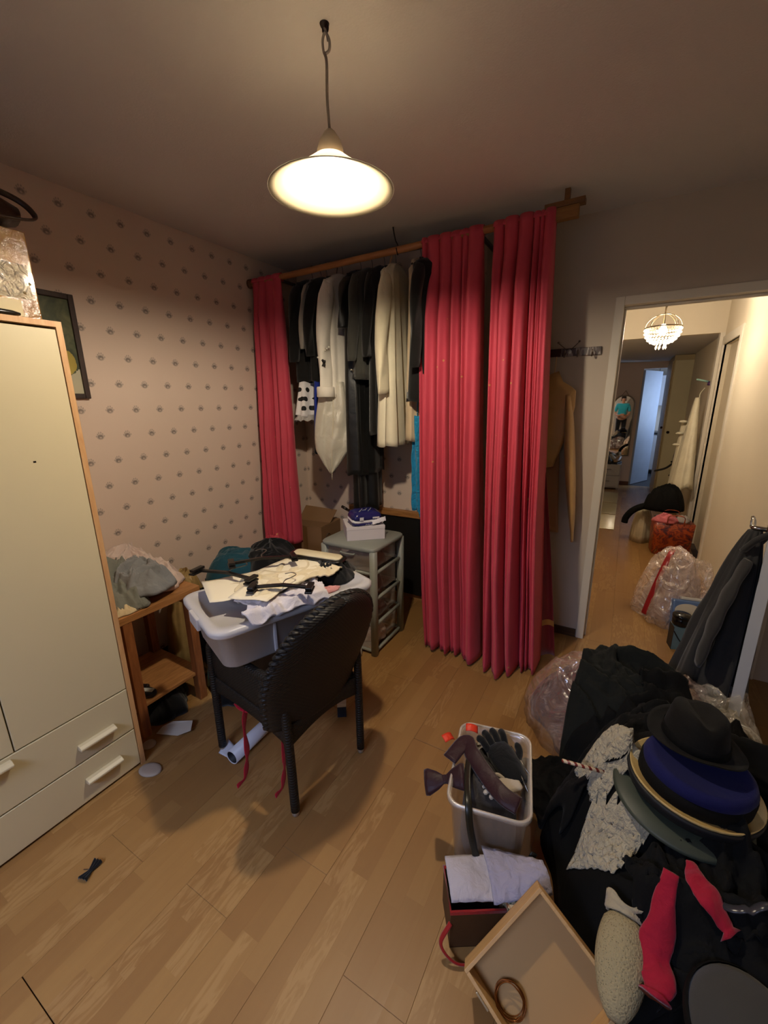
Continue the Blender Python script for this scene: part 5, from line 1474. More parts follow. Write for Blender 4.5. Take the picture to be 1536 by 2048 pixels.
# ------------------------------------------------------------------ clear bin with gloves and ties
BCX, BCY, BROT = -0.268, 1.205, 0.20
BINP = film('bin_plastic', 'b9aea2', 0.34, 0.2, 8, 0.1, 0.6)
def clear_bin():
    r = tag(empty('clear_bin', (BCX, BCY, 0), (0, 0, BROT)), 'open clear plastic bin full of gloves and ties on the floor', 'bin')
    L = [rrect(0.095, 0.145, 0.03, 0.0), rrect(0.102, 0.152, 0.03, 0.01), rrect(0.122, 0.175, 0.04, 0.288), rrect(0.133, 0.186, 0.045, 0.290), rrect(0.133, 0.186, 0.045, 0.300), rrect(0.122, 0.175, 0.04, 0.302), rrect(0.118, 0.171, 0.04, 0.285), rrect(0.098, 0.148, 0.03, 0.012)]
    loft('tub', L, BINP, r)
    tube('rim', rrect(0.129, 0.182, 0.045, 0.302), 0.005, film('bin_rim', 'c2b8aa', 0.6, 0.2, 8, 0.1), r, 8, closed=True)
    def P(x, y, z):
        c, s = math.cos(BROT), math.sin(BROT)
        return (BCX + x * c - y * s, BCY + x * s + y * c, z)
    # filling
    p = P(0, 0, 0)
    tag(heap('bin_clothes', p[0], p[1], 0.014, 0.092, 0.142, 0.262, 301, fabric('bin_grey', '3a3634', wrinkle=20), fa=0.012, fk=14, p=8, rot=BROT, edge=0.02), 'dark grey clothes filling the clear bin', 'clothing', 'things in the clear bin')
    bk = fabric('black_glove', '0a0a0a', wrinkle=20)
    g = tag(empty('black_glove', P(0.035, 0.05, 0.272), (0.25, 0.0, 0.9)), 'black knitted glove lying on top in the clear bin', 'glove', 'things in the clear bin')
    loft('palm', [[(0.05 * q * math.cos(a), yy, 0.03 + 0.028 * q * math.sin(a)) for a in [2 * PI * k / 18 for k in range(18)]] for yy, q in ((-0.09, 0.6), (-0.08, 0.8), (-0.03, 1.0), (0.02, 1.05), (0.05, 0.9), (0.06, 0.4))], bk, g)
    for i, (x, ang, l_) in enumerate(((-0.036, 0.25, 0.055), (-0.012, 0.08, 0.068), (0.013, -0.05, 0.066), (0.036, -0.25, 0.05))):
        tube('finger', curve_pts([(x, 0.045, 0.032), (x - math.sin(ang) * l_ * 0.6, 0.045 + l_ * 0.6, 0.045), (x - math.sin(ang) * l_, 0.045 + l_, 0.036)]), [0.0125] * 15 + [0.010, 0.006], bk, g, 10)
    tube('thumb', curve_pts([(0.04, -0.02, 0.03), (0.068, 0.005, 0.036), (0.078, 0.035, 0.034)]), [0.013] * 14 + [0.011, 0.009, 0.006], bk, g, 10)
    wg = fabric('white_glove', 'b7ab9a', wrinkle=22)
    g = tag(empty('white_glove', P(0.05, -0.055, 0.280), (0.0, 0.1, 2.3)), 'white cotton glove beside the black glove in the clear bin', 'glove', 'things in the clear bin')
    loft('palm', [[(0.032 * q * math.cos(a), yy, 0.012 + 0.011 * q * math.sin(a)) for a in [2 * PI * k / 16 for k in range(16)]] for yy, q in ((-0.05, 0.7), (-0.04, 0.9), (0.0, 1.0), (0.03, 1.0), (0.038, 0.5))], wg, g)
    for x, ang, l_ in ((-0.024, 0.25, 0.045), (-0.008, 0.08, 0.055), (0.009, -0.05, 0.053), (0.024, -0.22, 0.042)):
        tube('finger', curve_pts([(x, 0.03, 0.013), (x - math.sin(ang) * l_ * 0.6, 0.03 + l_ * 0.6, 0.02), (x - math.sin(ang) * l_, 0.03 + l_, 0.013)]), [0.0075] * 15 + [0.006, 0.004], wg, g, 8)
    tube('thumb', curve_pts([(0.028, -0.01, 0.012), (0.044, 0.006, 0.016), (0.05, 0.026, 0.013)]), 0.0075, wg, g, 8)
    # wine-red bow tie hanging over the near left edge
    wr_ = fabric('wine_satin', '2c1016', rough=0.45, wrinkle=14)
    def band(nm, label, pts, w_, cat, mat=wr_, flat=0.14):
        o = tag(empty(nm, P(*pts[0])), label, cat, 'things in the clear bin')
        o0 = o.location.copy()
        q = curve_pts([Vector(P(*p)) - o0 for p in pts], 8)
        tube('strip', q, w_, mat, o, 10, flat)
        return o
    band('wine_tie', 'dark wine red satin tie winding across the clear bin', [(-0.145, -0.03, 0.318), (-0.10, 0.05, 0.335), (-0.07, 0.0, 0.335), (-0.01, -0.07, 0.325), (0.04, -0.12, 0.322), (0.09, -0.14, 0.318)], 0.027, 'tie')
    b = tag(empty('wine_bow_tie', P(-0.150, -0.085, 0.285), (0.5, -0.35, 0.35)), 'dark wine red bow tie hanging over the rim of the clear bin', 'bow tie', 'things in the clear bin')
    loft('wing', [[(x * 1.3, 0.040 * q * math.cos(a), 0.013 * q * math.sin(a)) for a in [2 * PI * k / 16 for k in range(16)]] for x, q in ((-0.055, 1.0), (-0.045, 1.05), (-0.02, 0.7), (-0.004, 0.35), (0.004, 0.35), (0.02, 0.7), (0.045, 1.05), (0.055, 1.0))], wr_, b)
    box('knot', -0.008, 0.008, -0.013, 0.013, -0.008, 0.010, wr_, b, 0.004)
    rd = plain('orange_tag', 'd8371c', 0.5)
    for x, y, z, rz, lab in ((-0.085, 0.105, 0.345, 0.4, 'orange red label on the glove pile, upper one at the bin'), (-0.165, 0.045, 0.335, 1.1, 'orange red label hanging at the bin edge, lower one')):
        o = tag(empty('orange_label', P(x, y, z), (0.35, 0.2, rz)), lab, 'label', 'things in the clear bin')
        sheet('tag', lambda u, v: ((u - 0.5) * 0.045, (v - 0.5) * 0.028, 0.004 + 0.008 * math.sin(PI * u)), 8, 4, rd, o, 0.0015)
    # spectacles and thin metal rods at the far right edge
    mt = plain('thin_metal', '8a8680', 0.2, 0.9)
    o = tag(empty('metal_rods', P(0.08, 0.05, 0.25)), 'thin shiny metal rods leaning on the rim of the clear bin', 'rod', 'things in the clear bin')
    for i in range(2):
        tube('rod', [(-0.03 + 0.02 * i, 0.05 - 0.05 * i, 0.06), (0.062 + 0.0 * i, -0.04 - 0.06 * i, 0.045)], 0.0022, mt, o, 6)
    o = tag(empty('olive_strap', P(-0.06, -0.12, 0.0)), 'long olive black strap looping down the front of the clear bin', 'strap', 'things in the clear bin')
    o0 = o.location.copy()
    q = curve_pts([Vector(P(*p)) - o0 for p in ((-0.08, 0.02, 0.32), (-0.075, -0.08, 0.32), (-0.06, -0.18, 0.318), (-0.045, -0.215, 0.25), (-0.01, -0.228, 0.14), (0.045, -0.222, 0.085), (0.10, -0.205, 0.11), (0.145, -0.18, 0.20))], 8)
    tube('strap', q, 0.011, plain('strap_olive', '1c1a12', 0.35), o, 10, 0.3)
    o = tag(heap('white_net', *P(-0.03, 0.10, 0.21)[:2], 0.214, 0.05, 0.05, 0.06, 311, fabric('white_net', 'a09a90', wrinkle=40), fa=0.012, fk=30, na=40, nr=14), 'crumpled white netting in the rear corner of the clear bin', 'cloth', 'things in the clear bin')
clear_bin()

# ------------------------------------------------------------------ white bag with red trim
def gift_bag():
    r = tag(empty('paper_bag', (-0.215, 0.925, 0), (0, 0, 0.55)), 'brown open bag with red trim and white tissue, in front of the clear bin', 'bag')
    br = plain('bag_brown', '4a3018', 0.6, bscale=40, bstr=0.2)
    red = fabric('red_trim', '8e1612', rough=0.6)
    wt = fabric('white_plush', 'b5adb2', wrinkle=26, wstr=0.5)
    W, D, H = 0.10, 0.06, 0.14
    for nm, a in (('front_panel', (-W, W, -D, -D + 0.003, 0, H)), ('back_panel', (-W, W, D - 0.003, D, 0, H)), ('side_panel', (-W, -W + 0.003, -D + 0.003, D - 0.003, 0, H)), ('side_panel', (W - 0.003, W, -D + 0.003, D - 0.003, 0, H)), ('bottom', (-W, W, -D, D, -0.0, 0.003))):
        box(nm, *a, br, r)
    tube('red_rim', [(-W, -D, H), (W, -D, H), (W, D, H), (-W, D, H)], 0.006, red, r, 8, closed=True)
    tube('red_handle', curve_pts([(-W, -D, 0.10), (-W - 0.03, -D - 0.02, 0.05), (-W + 0.02, -D - 0.045, 0.012), (0.02, -D - 0.03, 0.012), (W, -D - 0.004, 0.05)]), 0.007, red, r, 8, 0.5)
    box('red_edge', W - 0.012, W + 0.004, -D - 0.003, D, 0.0, H, red, r)
    # plush stocking lying over it
    s = tag(empty('white_stocking', (-0.20, 0.955, 0.158), (0.12, 0.0, 0.55)), 'white plush stocking cuff lying over the brown bag', 'stocking')
    sheet('cuff', lambda u, v: (-0.125 + 0.13 * u, -0.065 + 0.115 * v, 0.010 + 0.018 * math.sin(PI * v) * math.sin(PI * min(1, u + 0.15)) + 0.004 * nz(u * 8, v * 8, 4)), 16, 12, wt, s, 0.008)
    sheet('foot', lambda u, v: (-0.005 + 0.165 * u, -0.03 * u + (-0.075 + 0.15 * v) * (1 - 0.45 * u), 0.012 + 0.020 * math.sin(PI * v) + 0.03 * u + 0.007 * nz(u * 9, v * 7, 9)), 20, 14, fabric('silver_plush', '9a94a4', wrinkle=26, wstr=0.7), s, 0.006)
    # patterned box behind the wooden tray
    k = tag(empty('patterned_box', (-0.10, 0.955, 0), (0, 0, 0.65)), 'small patterned green and red box between bag and wooden tray', 'box')
    t = NT('pattern_card')
    n1 = t.noise(t.obj(), 60, 2)
    t.set(Base_Color=t.ramp(n1, [(0.35, lin('8a5a3a')), (0.45, lin('c2b090')), (0.55, lin('3d4a34')), (0.65, lin('7a2418'))]), Roughness=0.5)
    box('carton', -0.055, 0.055, -0.03, 0.03, 0, 0.16, t.m, k, 0.002)
    box('lid', -0.057, 0.057, -0.032, 0.032, 0.14, 0.164, t.m, k, 0.002)
gift_bag()

# ------------------------------------------------------------------ wooden tray box leaning on the pile
def tray():
    F = Vector((-0.055, 0.90, 0.295))
    a = Vector((-0.135, -0.17, -0.15)).normalized()
    b = Vector((0.175, -0.09, -0.15))
    b = (b - a * b.dot(a)).normalized()
    n = a.cross(b).normalized()
    if n.z < 0:
        n = -n
    La, Lb, D, T = 0.275, 0.265, 0.062, 0.009
    M = Matrix(((a.x, b.x, n.x, F.x), (a.y, b.y, n.y, F.y), (a.z, b.z, n.z, F.z), (0, 0, 0, 1)))
    r = tag(empty('wooden_tray'), 'pale wooden box, lid open towards the camera, leaning on the black pile', 'box')
    r.matrix_world = M
    pm = wood('pale_plywood', 'b68c58', 'c9a26c', 0, 5, 0.55)
    inn = plain('tray_base', 'b08a58', 0.6, var=0.06)
    box('base', 0, La, 0, Lb, -D, -D + 0.006, inn, r)
    box('side_wall', 0, La, 0, T, -D + 0.006, 0, pm, r, 0.001)
    boxes('side_wall', [(0, La * 0.42, Lb - T, Lb, -D + 0.006, 0), (La * 0.42, La, Lb - T, Lb, -D + 0.006, 0)], pm, r, 0.001)
    box('end_wall', 0, T, T, Lb - T, -D + 0.006, 0, pm, r, 0.001)
    boxes('end_wall', [(La - T, La, T, Lb - T, -D + 0.006, 0)], pm, r, 0.001)
    cl = plain('clasp_metal', 'b7a484', 0.35, 0.7)
    c = boxes('clasp', [(La - 0.001, La + 0.004, 0.045, 0.085, -0.03, 0.004)], cl, r, 0.001)
    box('clasp_slot', La + 0.004, La + 0.006, 0.058, 0.072, -0.018, -0.008, plain('slot_dark', '2c2418', 0.5), c)
    box('cord_end', La - 0.045, La - 0.04, T, T + 0.004, -0.05, -0.02, plain('cord_black', '14100c', 0.6), r)
    # copper wire coil in the near corner
    k = tag(empty('wire_coil'), 'coil of copper coloured wire in the near corner of the wooden box', 'wire')
    k.matrix_world = M @ Matrix.Translation((La - 0.045, 0.115, -D + 0.02))
    cp = plain('copper_wire', '7a4416', 0.3, 0.6)
    tubes('coil', [[((0.030 + 0.002 * (i % 4)) * math.cos(q) , (0.034 + 0.0015 * (i % 5)) * math.sin(q) + 0.002 * math.sin(i), -0.010 + 0.004 * i + 0.002 * math.sin(3 * q + i)) for q in [2 * PI * j / 40 for j in range(40)]] for i in range(6)], 0.0013, cp, k, 5, closed=True)
tray()

# ------------------------------------------------------------------ knitted slipper, red stockings and grey cap
def soft_bits():
    x, y = 0.142, 0.895
    z = max(hf0(x, y), 0.16) + 0.03
    r = tag(empty('knitted_slipper', (x, y, z), (math.radians(20), math.radians(0), math.radians(-4))), 'speckled beige knitted slipper with a white cuff beside the wooden box', 'slipper')
    t = NT('speckled_knit')
    v = t.n('ShaderNodeTexVoronoi')
    v.inputs['Scale'].default_value = 210
    t.put(v.inputs['Vector'], t.obj())
    sp = t.math('LESS_THAN', v.outputs['Distance'], 0.23)
    t.set(Base_Color=t.mix(t.math('MULTIPLY', sp, 0.7), lin('a0926e'), lin('564c38')), Roughness=0.9)
    t.bump(v.outputs['Distance'], 0.5, 0.004)
    loops = []
    for i in range(21):
        q = i / 20
        yy = -0.11 + 0.21 * q
        k = math.sin(PI * min(1, q * 0.86 + 0.02)) ** 0.5
        if q > 0.85:
            k *= 1 - 0.35 * (q - 0.85) / 0.15
        loops.append([(0.056 * k * math.cos(a), yy, 0.042 + 0.044 * k * math.sin(a)) for a in [2 * PI * j / 28 for j in range(28)]])
    loft('foot', loops, t.m, r)
    wc = fabric('cuff_white', 'a89c82', wrinkle=30, wstr=0.6)
    sheet('cuff', lambda u, v: (0.040 * (1 + 0.25 * v) * math.cos(2 * PI * u) + 0.008 * nz(u * 9, v * 3), 0.082 + 0.030 * v + 0.012 * math.sin(6 * PI * u) * v, 0.044 + 0.032 * (1 + 0.2 * v) * math.sin(2 * PI * u) + 0.006 * nz(u * 9, v * 4, 3)), 40, 8, wc, r, 0.004)
    rm = fabric('red_knit', 'a0122e', rough=0.75, wrinkle=18)
    for nm, lab, pts, w_ in (('red_stocking', 'red knitted stocking hanging beside the slipper', [(0.225, 1.005), (0.215, 0.955), (0.205, 0.91), (0.215, 0.865), (0.205, 0.825)], [0.018, 0.026, 0.034, 0.030, 0.034, 0.02]),
                             ('red_stocking', 'second red stocking lying above the grey cap', [(0.268, 1.06), (0.278, 1.015), (0.30, 0.975), (0.335, 0.945)], [0.012, 0.026, 0.030, 0.012])):
        o = tag(empty(nm, (pts[0][0], pts[0][1], 0)), lab, 'stocking', 'red stockings')
        q = curve_pts([(p[0] - pts[0][0], p[1] - pts[0][1], max(hf0(*p), 0.17) + 0.085) for p in pts], 8)
        ws = [w_[min(int(i / (len(q) - 1) * (len(w_) - 1)), len(w_) - 2)] * (1 - (i / (len(q) - 1) * (len(w_) - 1)) % 1) + w_[min(int(i / (len(q) - 1) * (len(w_) - 1)) + 1, len(w_) - 1)] * ((i / (len(q) - 1) * (len(w_) - 1)) % 1) for i in range(len(q))]
        k_ = tube('knit', q, ws, rm, o, 16, 0.42)
        for vv in k_.data.vertices:
            d_ = fold(vv.co.x, vv.co.y, 5.0, 26, 0.6, 0.8)
            vv.co.z += 0.010 * d_
            vv.co.x += 0.008 * nz(vv.co.x * 30, vv.co.y * 30, 2)
    c = tag(empty('grey_felt_hat', (0.365, 0.800, max(hf1(0.365, 0.800), hf1(0.32, 0.84), hf1(0.40, 0.85), 0.18) + 0.012), (math.radians(10), math.radians(-6), 0.4)), 'grey felt cap lying on the black skirt in the near corner', 'cap')
    gm = fabric('grey_felt', '3c3b38', wrinkle=6, wstr=0.2)
    lathe('crown', [(0.0, 0.075), (0.05, 0.072), (0.085, 0.058), (0.105, 0.03), (0.112, 0.004), (0.108, 0.0), (0.0, 0.0)], gm, c, 40, 1.0, 1.15)
    lathe('band', [(0.1125, 0.004), (0.115, 0.008), (0.111, 0.026), (0.108, 0.028)], BLK, c, 40, 1.0, 1.15)
soft_bits()
MIRROR_YAW = 0.024
# ================================================================== the room's door, standing open, with a coat on its handle
DOORM = plain('door_white', 'b9bcc4', 0.45, var=0.03, vscale=3)
def door():
    hx, hy = 0.735, 2.80
    ang = math.atan2(2.05 - hy, 0.545 - hx)
    r = empty('door_1', (hx, hy - 0.01, 0), (0, 0, ang))
    struct(r, 'white door standing open into the room')
    box('leaf', 0.0, 0.775, -0.02, 0.02, 0.008, 2.02, DOORM, r, 0.002)
    ch = plain('chrome', 'a8a29a', 0.18, 1.0)
    for s in (-1, 1):
        lathe('rosette', [(0.0, 0.012), (0.018, 0.011), (0.025, 0.006), (0.026, 0)], ch, r, 20).matrix_local = Matrix.Translation((0.715, s * 0.02, 1.04)) @ Matrix.Rotation(-s * PI / 2, 4, 'X')
        tube('lever', curve_pts([(0.715, s * 0.03, 1.04), (0.715, s * 0.062, 1.04), (0.700, s * 0.072, 1.04), (0.64, s * 0.075, 1.040), (0.59, s * 0.078, 1.046), (0.575, s * 0.082, 1.056)]), [0.010] * 30 + [0.008] * 8 + [0.006] * 3, ch, r, 10)
    for z in (0.25, 1.0, 1.8):
        tube('hinge', [(-0.004, -0.022, z - 0.04), (-0.004, -0.022, z + 0.04)], 0.006, ch, r, 8)
    # coat: hangs from the lever on the far side of the leaf
    c = tag(empty('grey_coat_on_door', (0.545, 2.085, 1.02), (0, 0, 0)), 'dark grey wool coat hanging from the lever of the open door', 'coat')
    cm = fabric('dark_grey_wool', '343333', wrinkle=7, wstr=0.35)
    loops = []
    for i in range(25):
        t = i / 24
        z = 0.01 - 0.80 * t
        a = 0.022 + 0.105 * t ** 0.75
        b = 0.020 + 0.10 * t ** 0.8
        L = []
        for k in range(56):
            g = 2 * PI * k / 56
            m = 1 + 0.26 * min(1, t * 2) * math.sin(5 * g + 0.7 + 0.9 * t) + 0.10 * math.sin(11 * g + 2 * t) + 0.10 * nz(3 * math.cos(g), 3 * math.sin(g), 4 * t)
            L.append((-0.045 - 0.045 * t ** 0.9 + a * math.cos(g) * m, 0.03 + 0.10 * t + b * math.sin(g) * m, z + 0.015 * t * math.sin(5 * g)))
        loops.append(L)
    loft('body', loops, cm, c)
    tube('collar', curve_pts([(-0.075, 0.0, -0.07), (-0.05, -0.03, -0.015), (-0.01, -0.015, 0.012), (0.0, 0.03, 0.0), (-0.02, 0.05, -0.05)]), 0.018, cm, c, 10, 0.6)
    q = curve_pts([(-0.06, -0.03, -0.10), (-0.10, -0.04, -0.25), (-0.13, -0.04, -0.42), (-0.15, -0.03, -0.60)], 7)
    tube('sleeve', q, [0.034 + 0.014 * math.sin(PI * i / (len(q) - 1)) + 0.005 * math.sin(i * 1.1) for i in range(len(q))], cm, c, 16, 0.45)
    tube('chain_loop', curve_pts([(0.0, 0.02, 0.0), (0.005, 0.03, 0.03), (-0.002, 0.05, 0.045)]), 0.002, plain('chain_chrome', 'b8b2a8', 0.2, 1.0), c, 6)
door()

# ================================================================== hall
def chandelier():
    r = tag(empty('crystal_chandelier', (0.166, 4.2, 2.085)), 'lit globe chandelier with crystal beads hanging in the hall', 'chandelier')
    br = plain('bronze', '5a4a34', 0.35, 0.8)
    R_ = 0.125
    tube('ring', [(R_ * math.cos(a), R_ * math.sin(a), 0.012) for a in [2 * PI * i / 48 for i in range(48)]], 0.005, br, r, 8, closed=True)
    for i in range(8):
        a = 2 * PI * i / 8
        tube('cage_wire', [(R_ * math.cos(q) * math.cos(a), R_ * math.cos(q) * math.sin(a), 0.012 + 0.10 * math.sin(q)) for q in [PI / 2 * j / 10 for j in range(11)]], 0.0028, br, r, 6)
    tube('stem', [(0, 0, 0.11), (0, 0, 0.20), (0, 0, ZC - 2.085)], 0.005, br, r, 8)
    lathe('canopy', [(0.0, ZC - 2.085 - 0.03), (0.02, ZC - 2.085 - 0.028), (0.045, ZC - 2.085)], br, r, 20)
    tube('cord', curve_pts([(0.0, 0, 0.15), (0.025, 0, 0.20), (0.02, 0, 0.26), (0.0, 0, 0.30)]), 0.003, plain('cord_dark', '4a3e30'), r, 6)
    em = NT('chandelier_bulb')
    em.set(Base_Color=(1, 0.9, 0.75, 1), Emission_Color=(1.0, 0.84, 0.62, 1), Emission_Strength=420.0)
    lathe('bulb', [(0.0, -0.045), (0.018, -0.038), (0.028, -0.02), (0.026, 0.0), (0.014, 0.02), (0.012, 0.035)], em.m, r, 16)
    cr = NT('crystal')
    cr.set(Base_Color=(1, 0.93, 0.82, 1), Roughness=0.08, Alpha=0.45, Specular_IOR_Level=0.9)
    bead = [(0.0, 0.010), (0.006, 0.005), (0.0085, 0), (0.006, -0.005), (0.0, -0.010)]
    v, f = [], []
    def add(cx, cy, cz, s):
        k = len(v)
        n = 6
        for rr, zz in bead:
            for j in range(n):
                a = 2 * PI * j / n
                v.append((cx + rr * s * math.cos(a), cy + rr * s * math.sin(a), cz + zz * s))
        for i in range(len(bead) - 1):
            for j in range(n):
                f.append((k + i * n + j, k + i * n + (j + 1) % n, k + (i + 1) * n + (j + 1) % n, k + (i + 1) * n + j))
    for lvl in range(6):
        q = lvl / 6.0
        rr, zz = R_ * math.cos(q * PI / 2.3), -0.004 - 0.105 * math.sin(q * PI / 2)
        m = max(10, int(34 * rr / R_))
        for j in range(m):
            a = 2 * PI * (j + 0.5 * (lvl % 2)) / m
            add(rr * math.cos(a), rr * math.sin(a), zz, 1.0)
    o = mesh('crystal_beads', v, f, cr.m, r)
    o['kind'] = 'stuff'
    for i in range(7):
        a = 2 * PI * i / 7
        lathe('crystal_drop', [(0.0, 0.012), (0.005, 0.004), (0.009, -0.012), (0.0, -0.026)], cr.m, r, 8, loc=(0.034 * math.cos(a), 0.034 * math.sin(a), -0.128))
chandelier()

def hall_things():
    # white satin dress on a purple hook, right wall
    r = tag(empty('white_satin_dress', (HX - 0.07, 5.66, 1.66)), 'long ivory satin dress hanging on the hall wall under a purple hook', 'dress')
    m = fabric('ivory_satin', 'ddd5bd', rough=0.4, sheen=0.1, wrinkle=10, wstr=0.5, spec=0.5)
    loops = []
    for i in range(20):
        t = i / 19
        z = -0.10 - 0.95 * t
        a, b = 0.03 + 0.17 * t ** 0.9, 0.02 + 0.08 * t ** 0.8
        loops.append([(-0.02 * t - 0.05 + b * math.cos(g) * (1 + 0.2 * t * math.sin(7 * g)), -0.10 * t + a * math.sin(g) * (1 + 0.12 * t * math.sin(6 * g + 1)), z + 0.03 * t * math.sin(4 * g)) for g in [2 * PI * k / 40 for k in range(40)]])
    loft('skirt', loops, m, r)
    loops = []
    for i in range(16):
        t = i / 15
        a = 0.03 + 0.09 * t
        loops.append([(-0.09 - 0.04 * t + 0.05 * math.cos(g), 0.16 + 0.06 * t + a * math.sin(g) * (1 + 0.15 * math.sin(5 * g)), -0.35 - 0.95 * t) for g in [2 * PI * k / 28 for k in range(28)]])
    loft('train', loops, m, r)
    tube('strap', curve_pts([(0.0, 0.0, 0.0), (-0.03, 0.02, -0.06), (-0.03, 0.0, -0.12)]), 0.008, m, r, 8, 0.5)
    for k in range(3):
        lathe('rosette', [(0.0, 0.02), (0.03, 0.015), (0.045, 0.0), (0.03, -0.01), (0, -0.012)], m, r, 14, loc=(-0.13 - 0.01 * k, 0.10 + 0.03 * k, -0.36 - 0.13 * k))
    h = tag(empty('wall_hook', (HX - 0.001, 5.70, 1.70)), 'purple plastic hook with a pale turquoise arm on the hall wall', 'hook')
    pu = plain('purple_plastic', '5a1c3c', 0.35)
    box('plate', -0.02, 0, -0.03, 0.03, -0.10, 0.03, pu, h, 0.006)
    tube('peg', [(-0.01, 0, 0.0), (-0.05, 0, 0.005)], 0.022, plain('violet', '3c1a4c', 0.35), h, 12)
    tube('arm', [(-0.04, 0, 0.02), (-0.15, 0.02, 0.05)], 0.010, plain('pale_turquoise', '8ab0a8', 0.4), h, 10)
    # black coat stand
    s = tag(empty('coat_stand', (0.60, 6.6, 0)), 'small black metal coat stand with curled arms in the hall', 'coat stand')
    bm_ = plain('black_iron', '14110f', 0.4)
    tube('post', [(0, 0, 0.0), (0, 0, 0.82), (0.01, 0, 0.90)], 0.018, bm_, s, 10)
    for a, l_ in ((2.9, 0.20), (0.5, 0.11), (4.6, 0.14)):
        tube('arm', curve_pts([(0, 0, 0.74), (0.4 * l_ * math.cos(a), 0.4 * l_ * math.sin(a), 0.66), (l_ * math.cos(a), l_ * math.sin(a), 0.61)]), 0.013, bm_, s, 8)
    for k in range(6):
        lathe('knob', [(0, 0.016), (0.022, 0.008), (0.026, 0), (0.022, -0.008), (0, -0.016)], bm_, s, 12, loc=(0.012 * (-1) ** k, 0, 0.84 - 0.09 * k))
    lathe('base', [(0.0, 0.02), (0.10, 0.015), (0.12, 0.0)], bm_, s, 24)
    # bags along the wall
    t = NT('floral_bag')
    n1 = t.noise(t.obj(), 13, 3, 0.6, 1.2)
    t.set(Base_Color=t.ramp(n1, [(0.35, lin('3a1a2e')), (0.45, lin('7c2416')), (0.55, lin('b4501c')), (0.65, lin('5a1420')), (0.75, lin('c28a3a'))]), Roughness=0.35)
    b = tag(empty('floral_shopping_bag', (0.53, 4.98, 0), (0, 0, 0.12)), 'red and orange floral shopping bag standing in the hall', 'bag')
    loft('body', [rrect(0.15, 0.09, 0.03, 0.0), rrect(0.165, 0.10, 0.03, 0.02), rrect(0.17, 0.105, 0.03, 0.20), rrect(0.175, 0.11, 0.03, 0.34)], t.m, b)
    for s_ in (-1, 1):
        tube('handle', curve_pts([(-0.07, s_ * 0.105, 0.33), (-0.06, s_ * 0.12, 0.42), (0.06, s_ * 0.12, 0.42), (0.07, s_ * 0.105, 0.33)]), 0.010, t.m, b, 8, 0.4)
    tag(heap('pink_cloth', 0.46, 4.93, 0.341, 0.10, 0.07, 0.06, 403, fabric('salmon_pink', 'd0707a'), fa=0.012, fk=16, na=44, nr=16), 'salmon pink cloth spilling from the floral bag', 'cloth')
    tag(heap('grey_cloth', 0.61, 5.0, 0.341, 0.07, 0.06, 0.05, 405, fabric('light_grey_cloth', 'a49c98'), fa=0.010, fk=18, na=40, nr=14), 'light grey cloth on top of the floral bag', 'cloth')
    tag(heap('white_carrier_bag', 0.29, 5.35, 0, 0.10, 0.15, 0.34, 407, plain('carrier_white', 'b8aa8e', 0.35, var=0.25, vscale=14, bscale=26, bstr=0.5), fa=0.02, fk=14, p=4), 'crumpled off-white carrier bag behind the floral bag', 'bag')
    k = heap('black_jacket_bundle', 0.45, 5.22, 0.40, 0.17, 0.13, 0.24, 409, BLK, fa=0.02, fk=8, p=2.4)
    tag(k, 'black jacket bundled on top of the bags in the hall', 'jacket')
    o = tag(empty('black_sleeve', (0.30, 5.20, 0)), 'black sleeve drooping from the bundled jacket towards the floor', 'sleeve')
    q = curve_pts([(0.08, 0.0, 0.45), (-0.04, 0.0, 0.42), (-0.13, 0.0, 0.36), (-0.18, 0.0, 0.28), (-0.19, 0.0, 0.22)])
    tube('sleeve_end', q, 0.042, BLK, o, 14, 0.8)
    # large clear plastic bag with a red stripe, in front
    inn = tag(heap('packed_clothes', 0.45, 3.50, 0, 0.17, 0.19, 0.34, 411, fabric('packed_pinkgrey', '9a827c', wrinkle=16, var=0.3), fa=0.03, fk=8, p=3), 'pale clothes packed inside the clear bag with the red stripe', 'clothing')
    sk_ = tag(heap('striped_plastic_bag', 0.455, 3.47, 0, 0.215, 0.235, 0.415, 413, film('striped_film', 'd6c0b6', 0.30, 0.08, 18, 1.0), fa=0.05, fk=10, p=3), 'big clear plastic bag with a red stripe on the hall floor', 'bag')
    st_ = ground_of(sk_)
    pts = [(0.40, 3.62), (0.405, 3.50), (0.37, 3.38), (0.31, 3.31), (0.27, 3.29)]
    tube('red_stripe', curve_pts([(x, y, max(0.03, st_(x, y)) + 0.012) for x, y in pts], 6), 0.018, plain('stripe_red', '9a1a20', 0.3), sk_, 10, 0.2)
    pk = tag(empty('blue_white_pack', (0.535, 3.13, 0), (-0.30, 0, 0.15)), 'blue and white printed pack leaning against the striped plastic bag', 'pack')
    t = NT('blue_print')
    oo = t.sep(t.obj())
    d = t.math('SQRT', t.math('ADD', t.math('POWER', t.math('MULTIPLY', t.math('ADD', oo[0], 0.02), 0.8), 2.0), t.math('POWER', t.math('MULTIPLY', t.math('SUBTRACT', oo[2], 0.18), 1.3), 2.0)))
    t.set(Base_Color=t.mix(t.math('LESS_THAN', d, 0.062), lin('56709c'), lin('c9c2b0')), Roughness=0.3)
    box('pack', -0.11, 0.11, 0.0, 0.07, 0.0, 0.25, t.m, pk, 0.012)
    box('fold', -0.06, 0.06, 0.02, 0.05, 0.25, 0.27, plain('pack_edge', 'c9c4ba', 0.4), pk, 0.006)
    # small blue-grey box with a black jar on top
    sb = tag(empty('blue_grey_box', (0.455, 2.98, 0), (0, 0, 0.2)), 'small grey blue box with a black cord on the floor by the doorway', 'box')
    box('carton', -0.05, 0.05, -0.04, 0.04, 0, 0.155, plain('grey_blue_card', '5f7a84', 0.5), sb, 0.002)
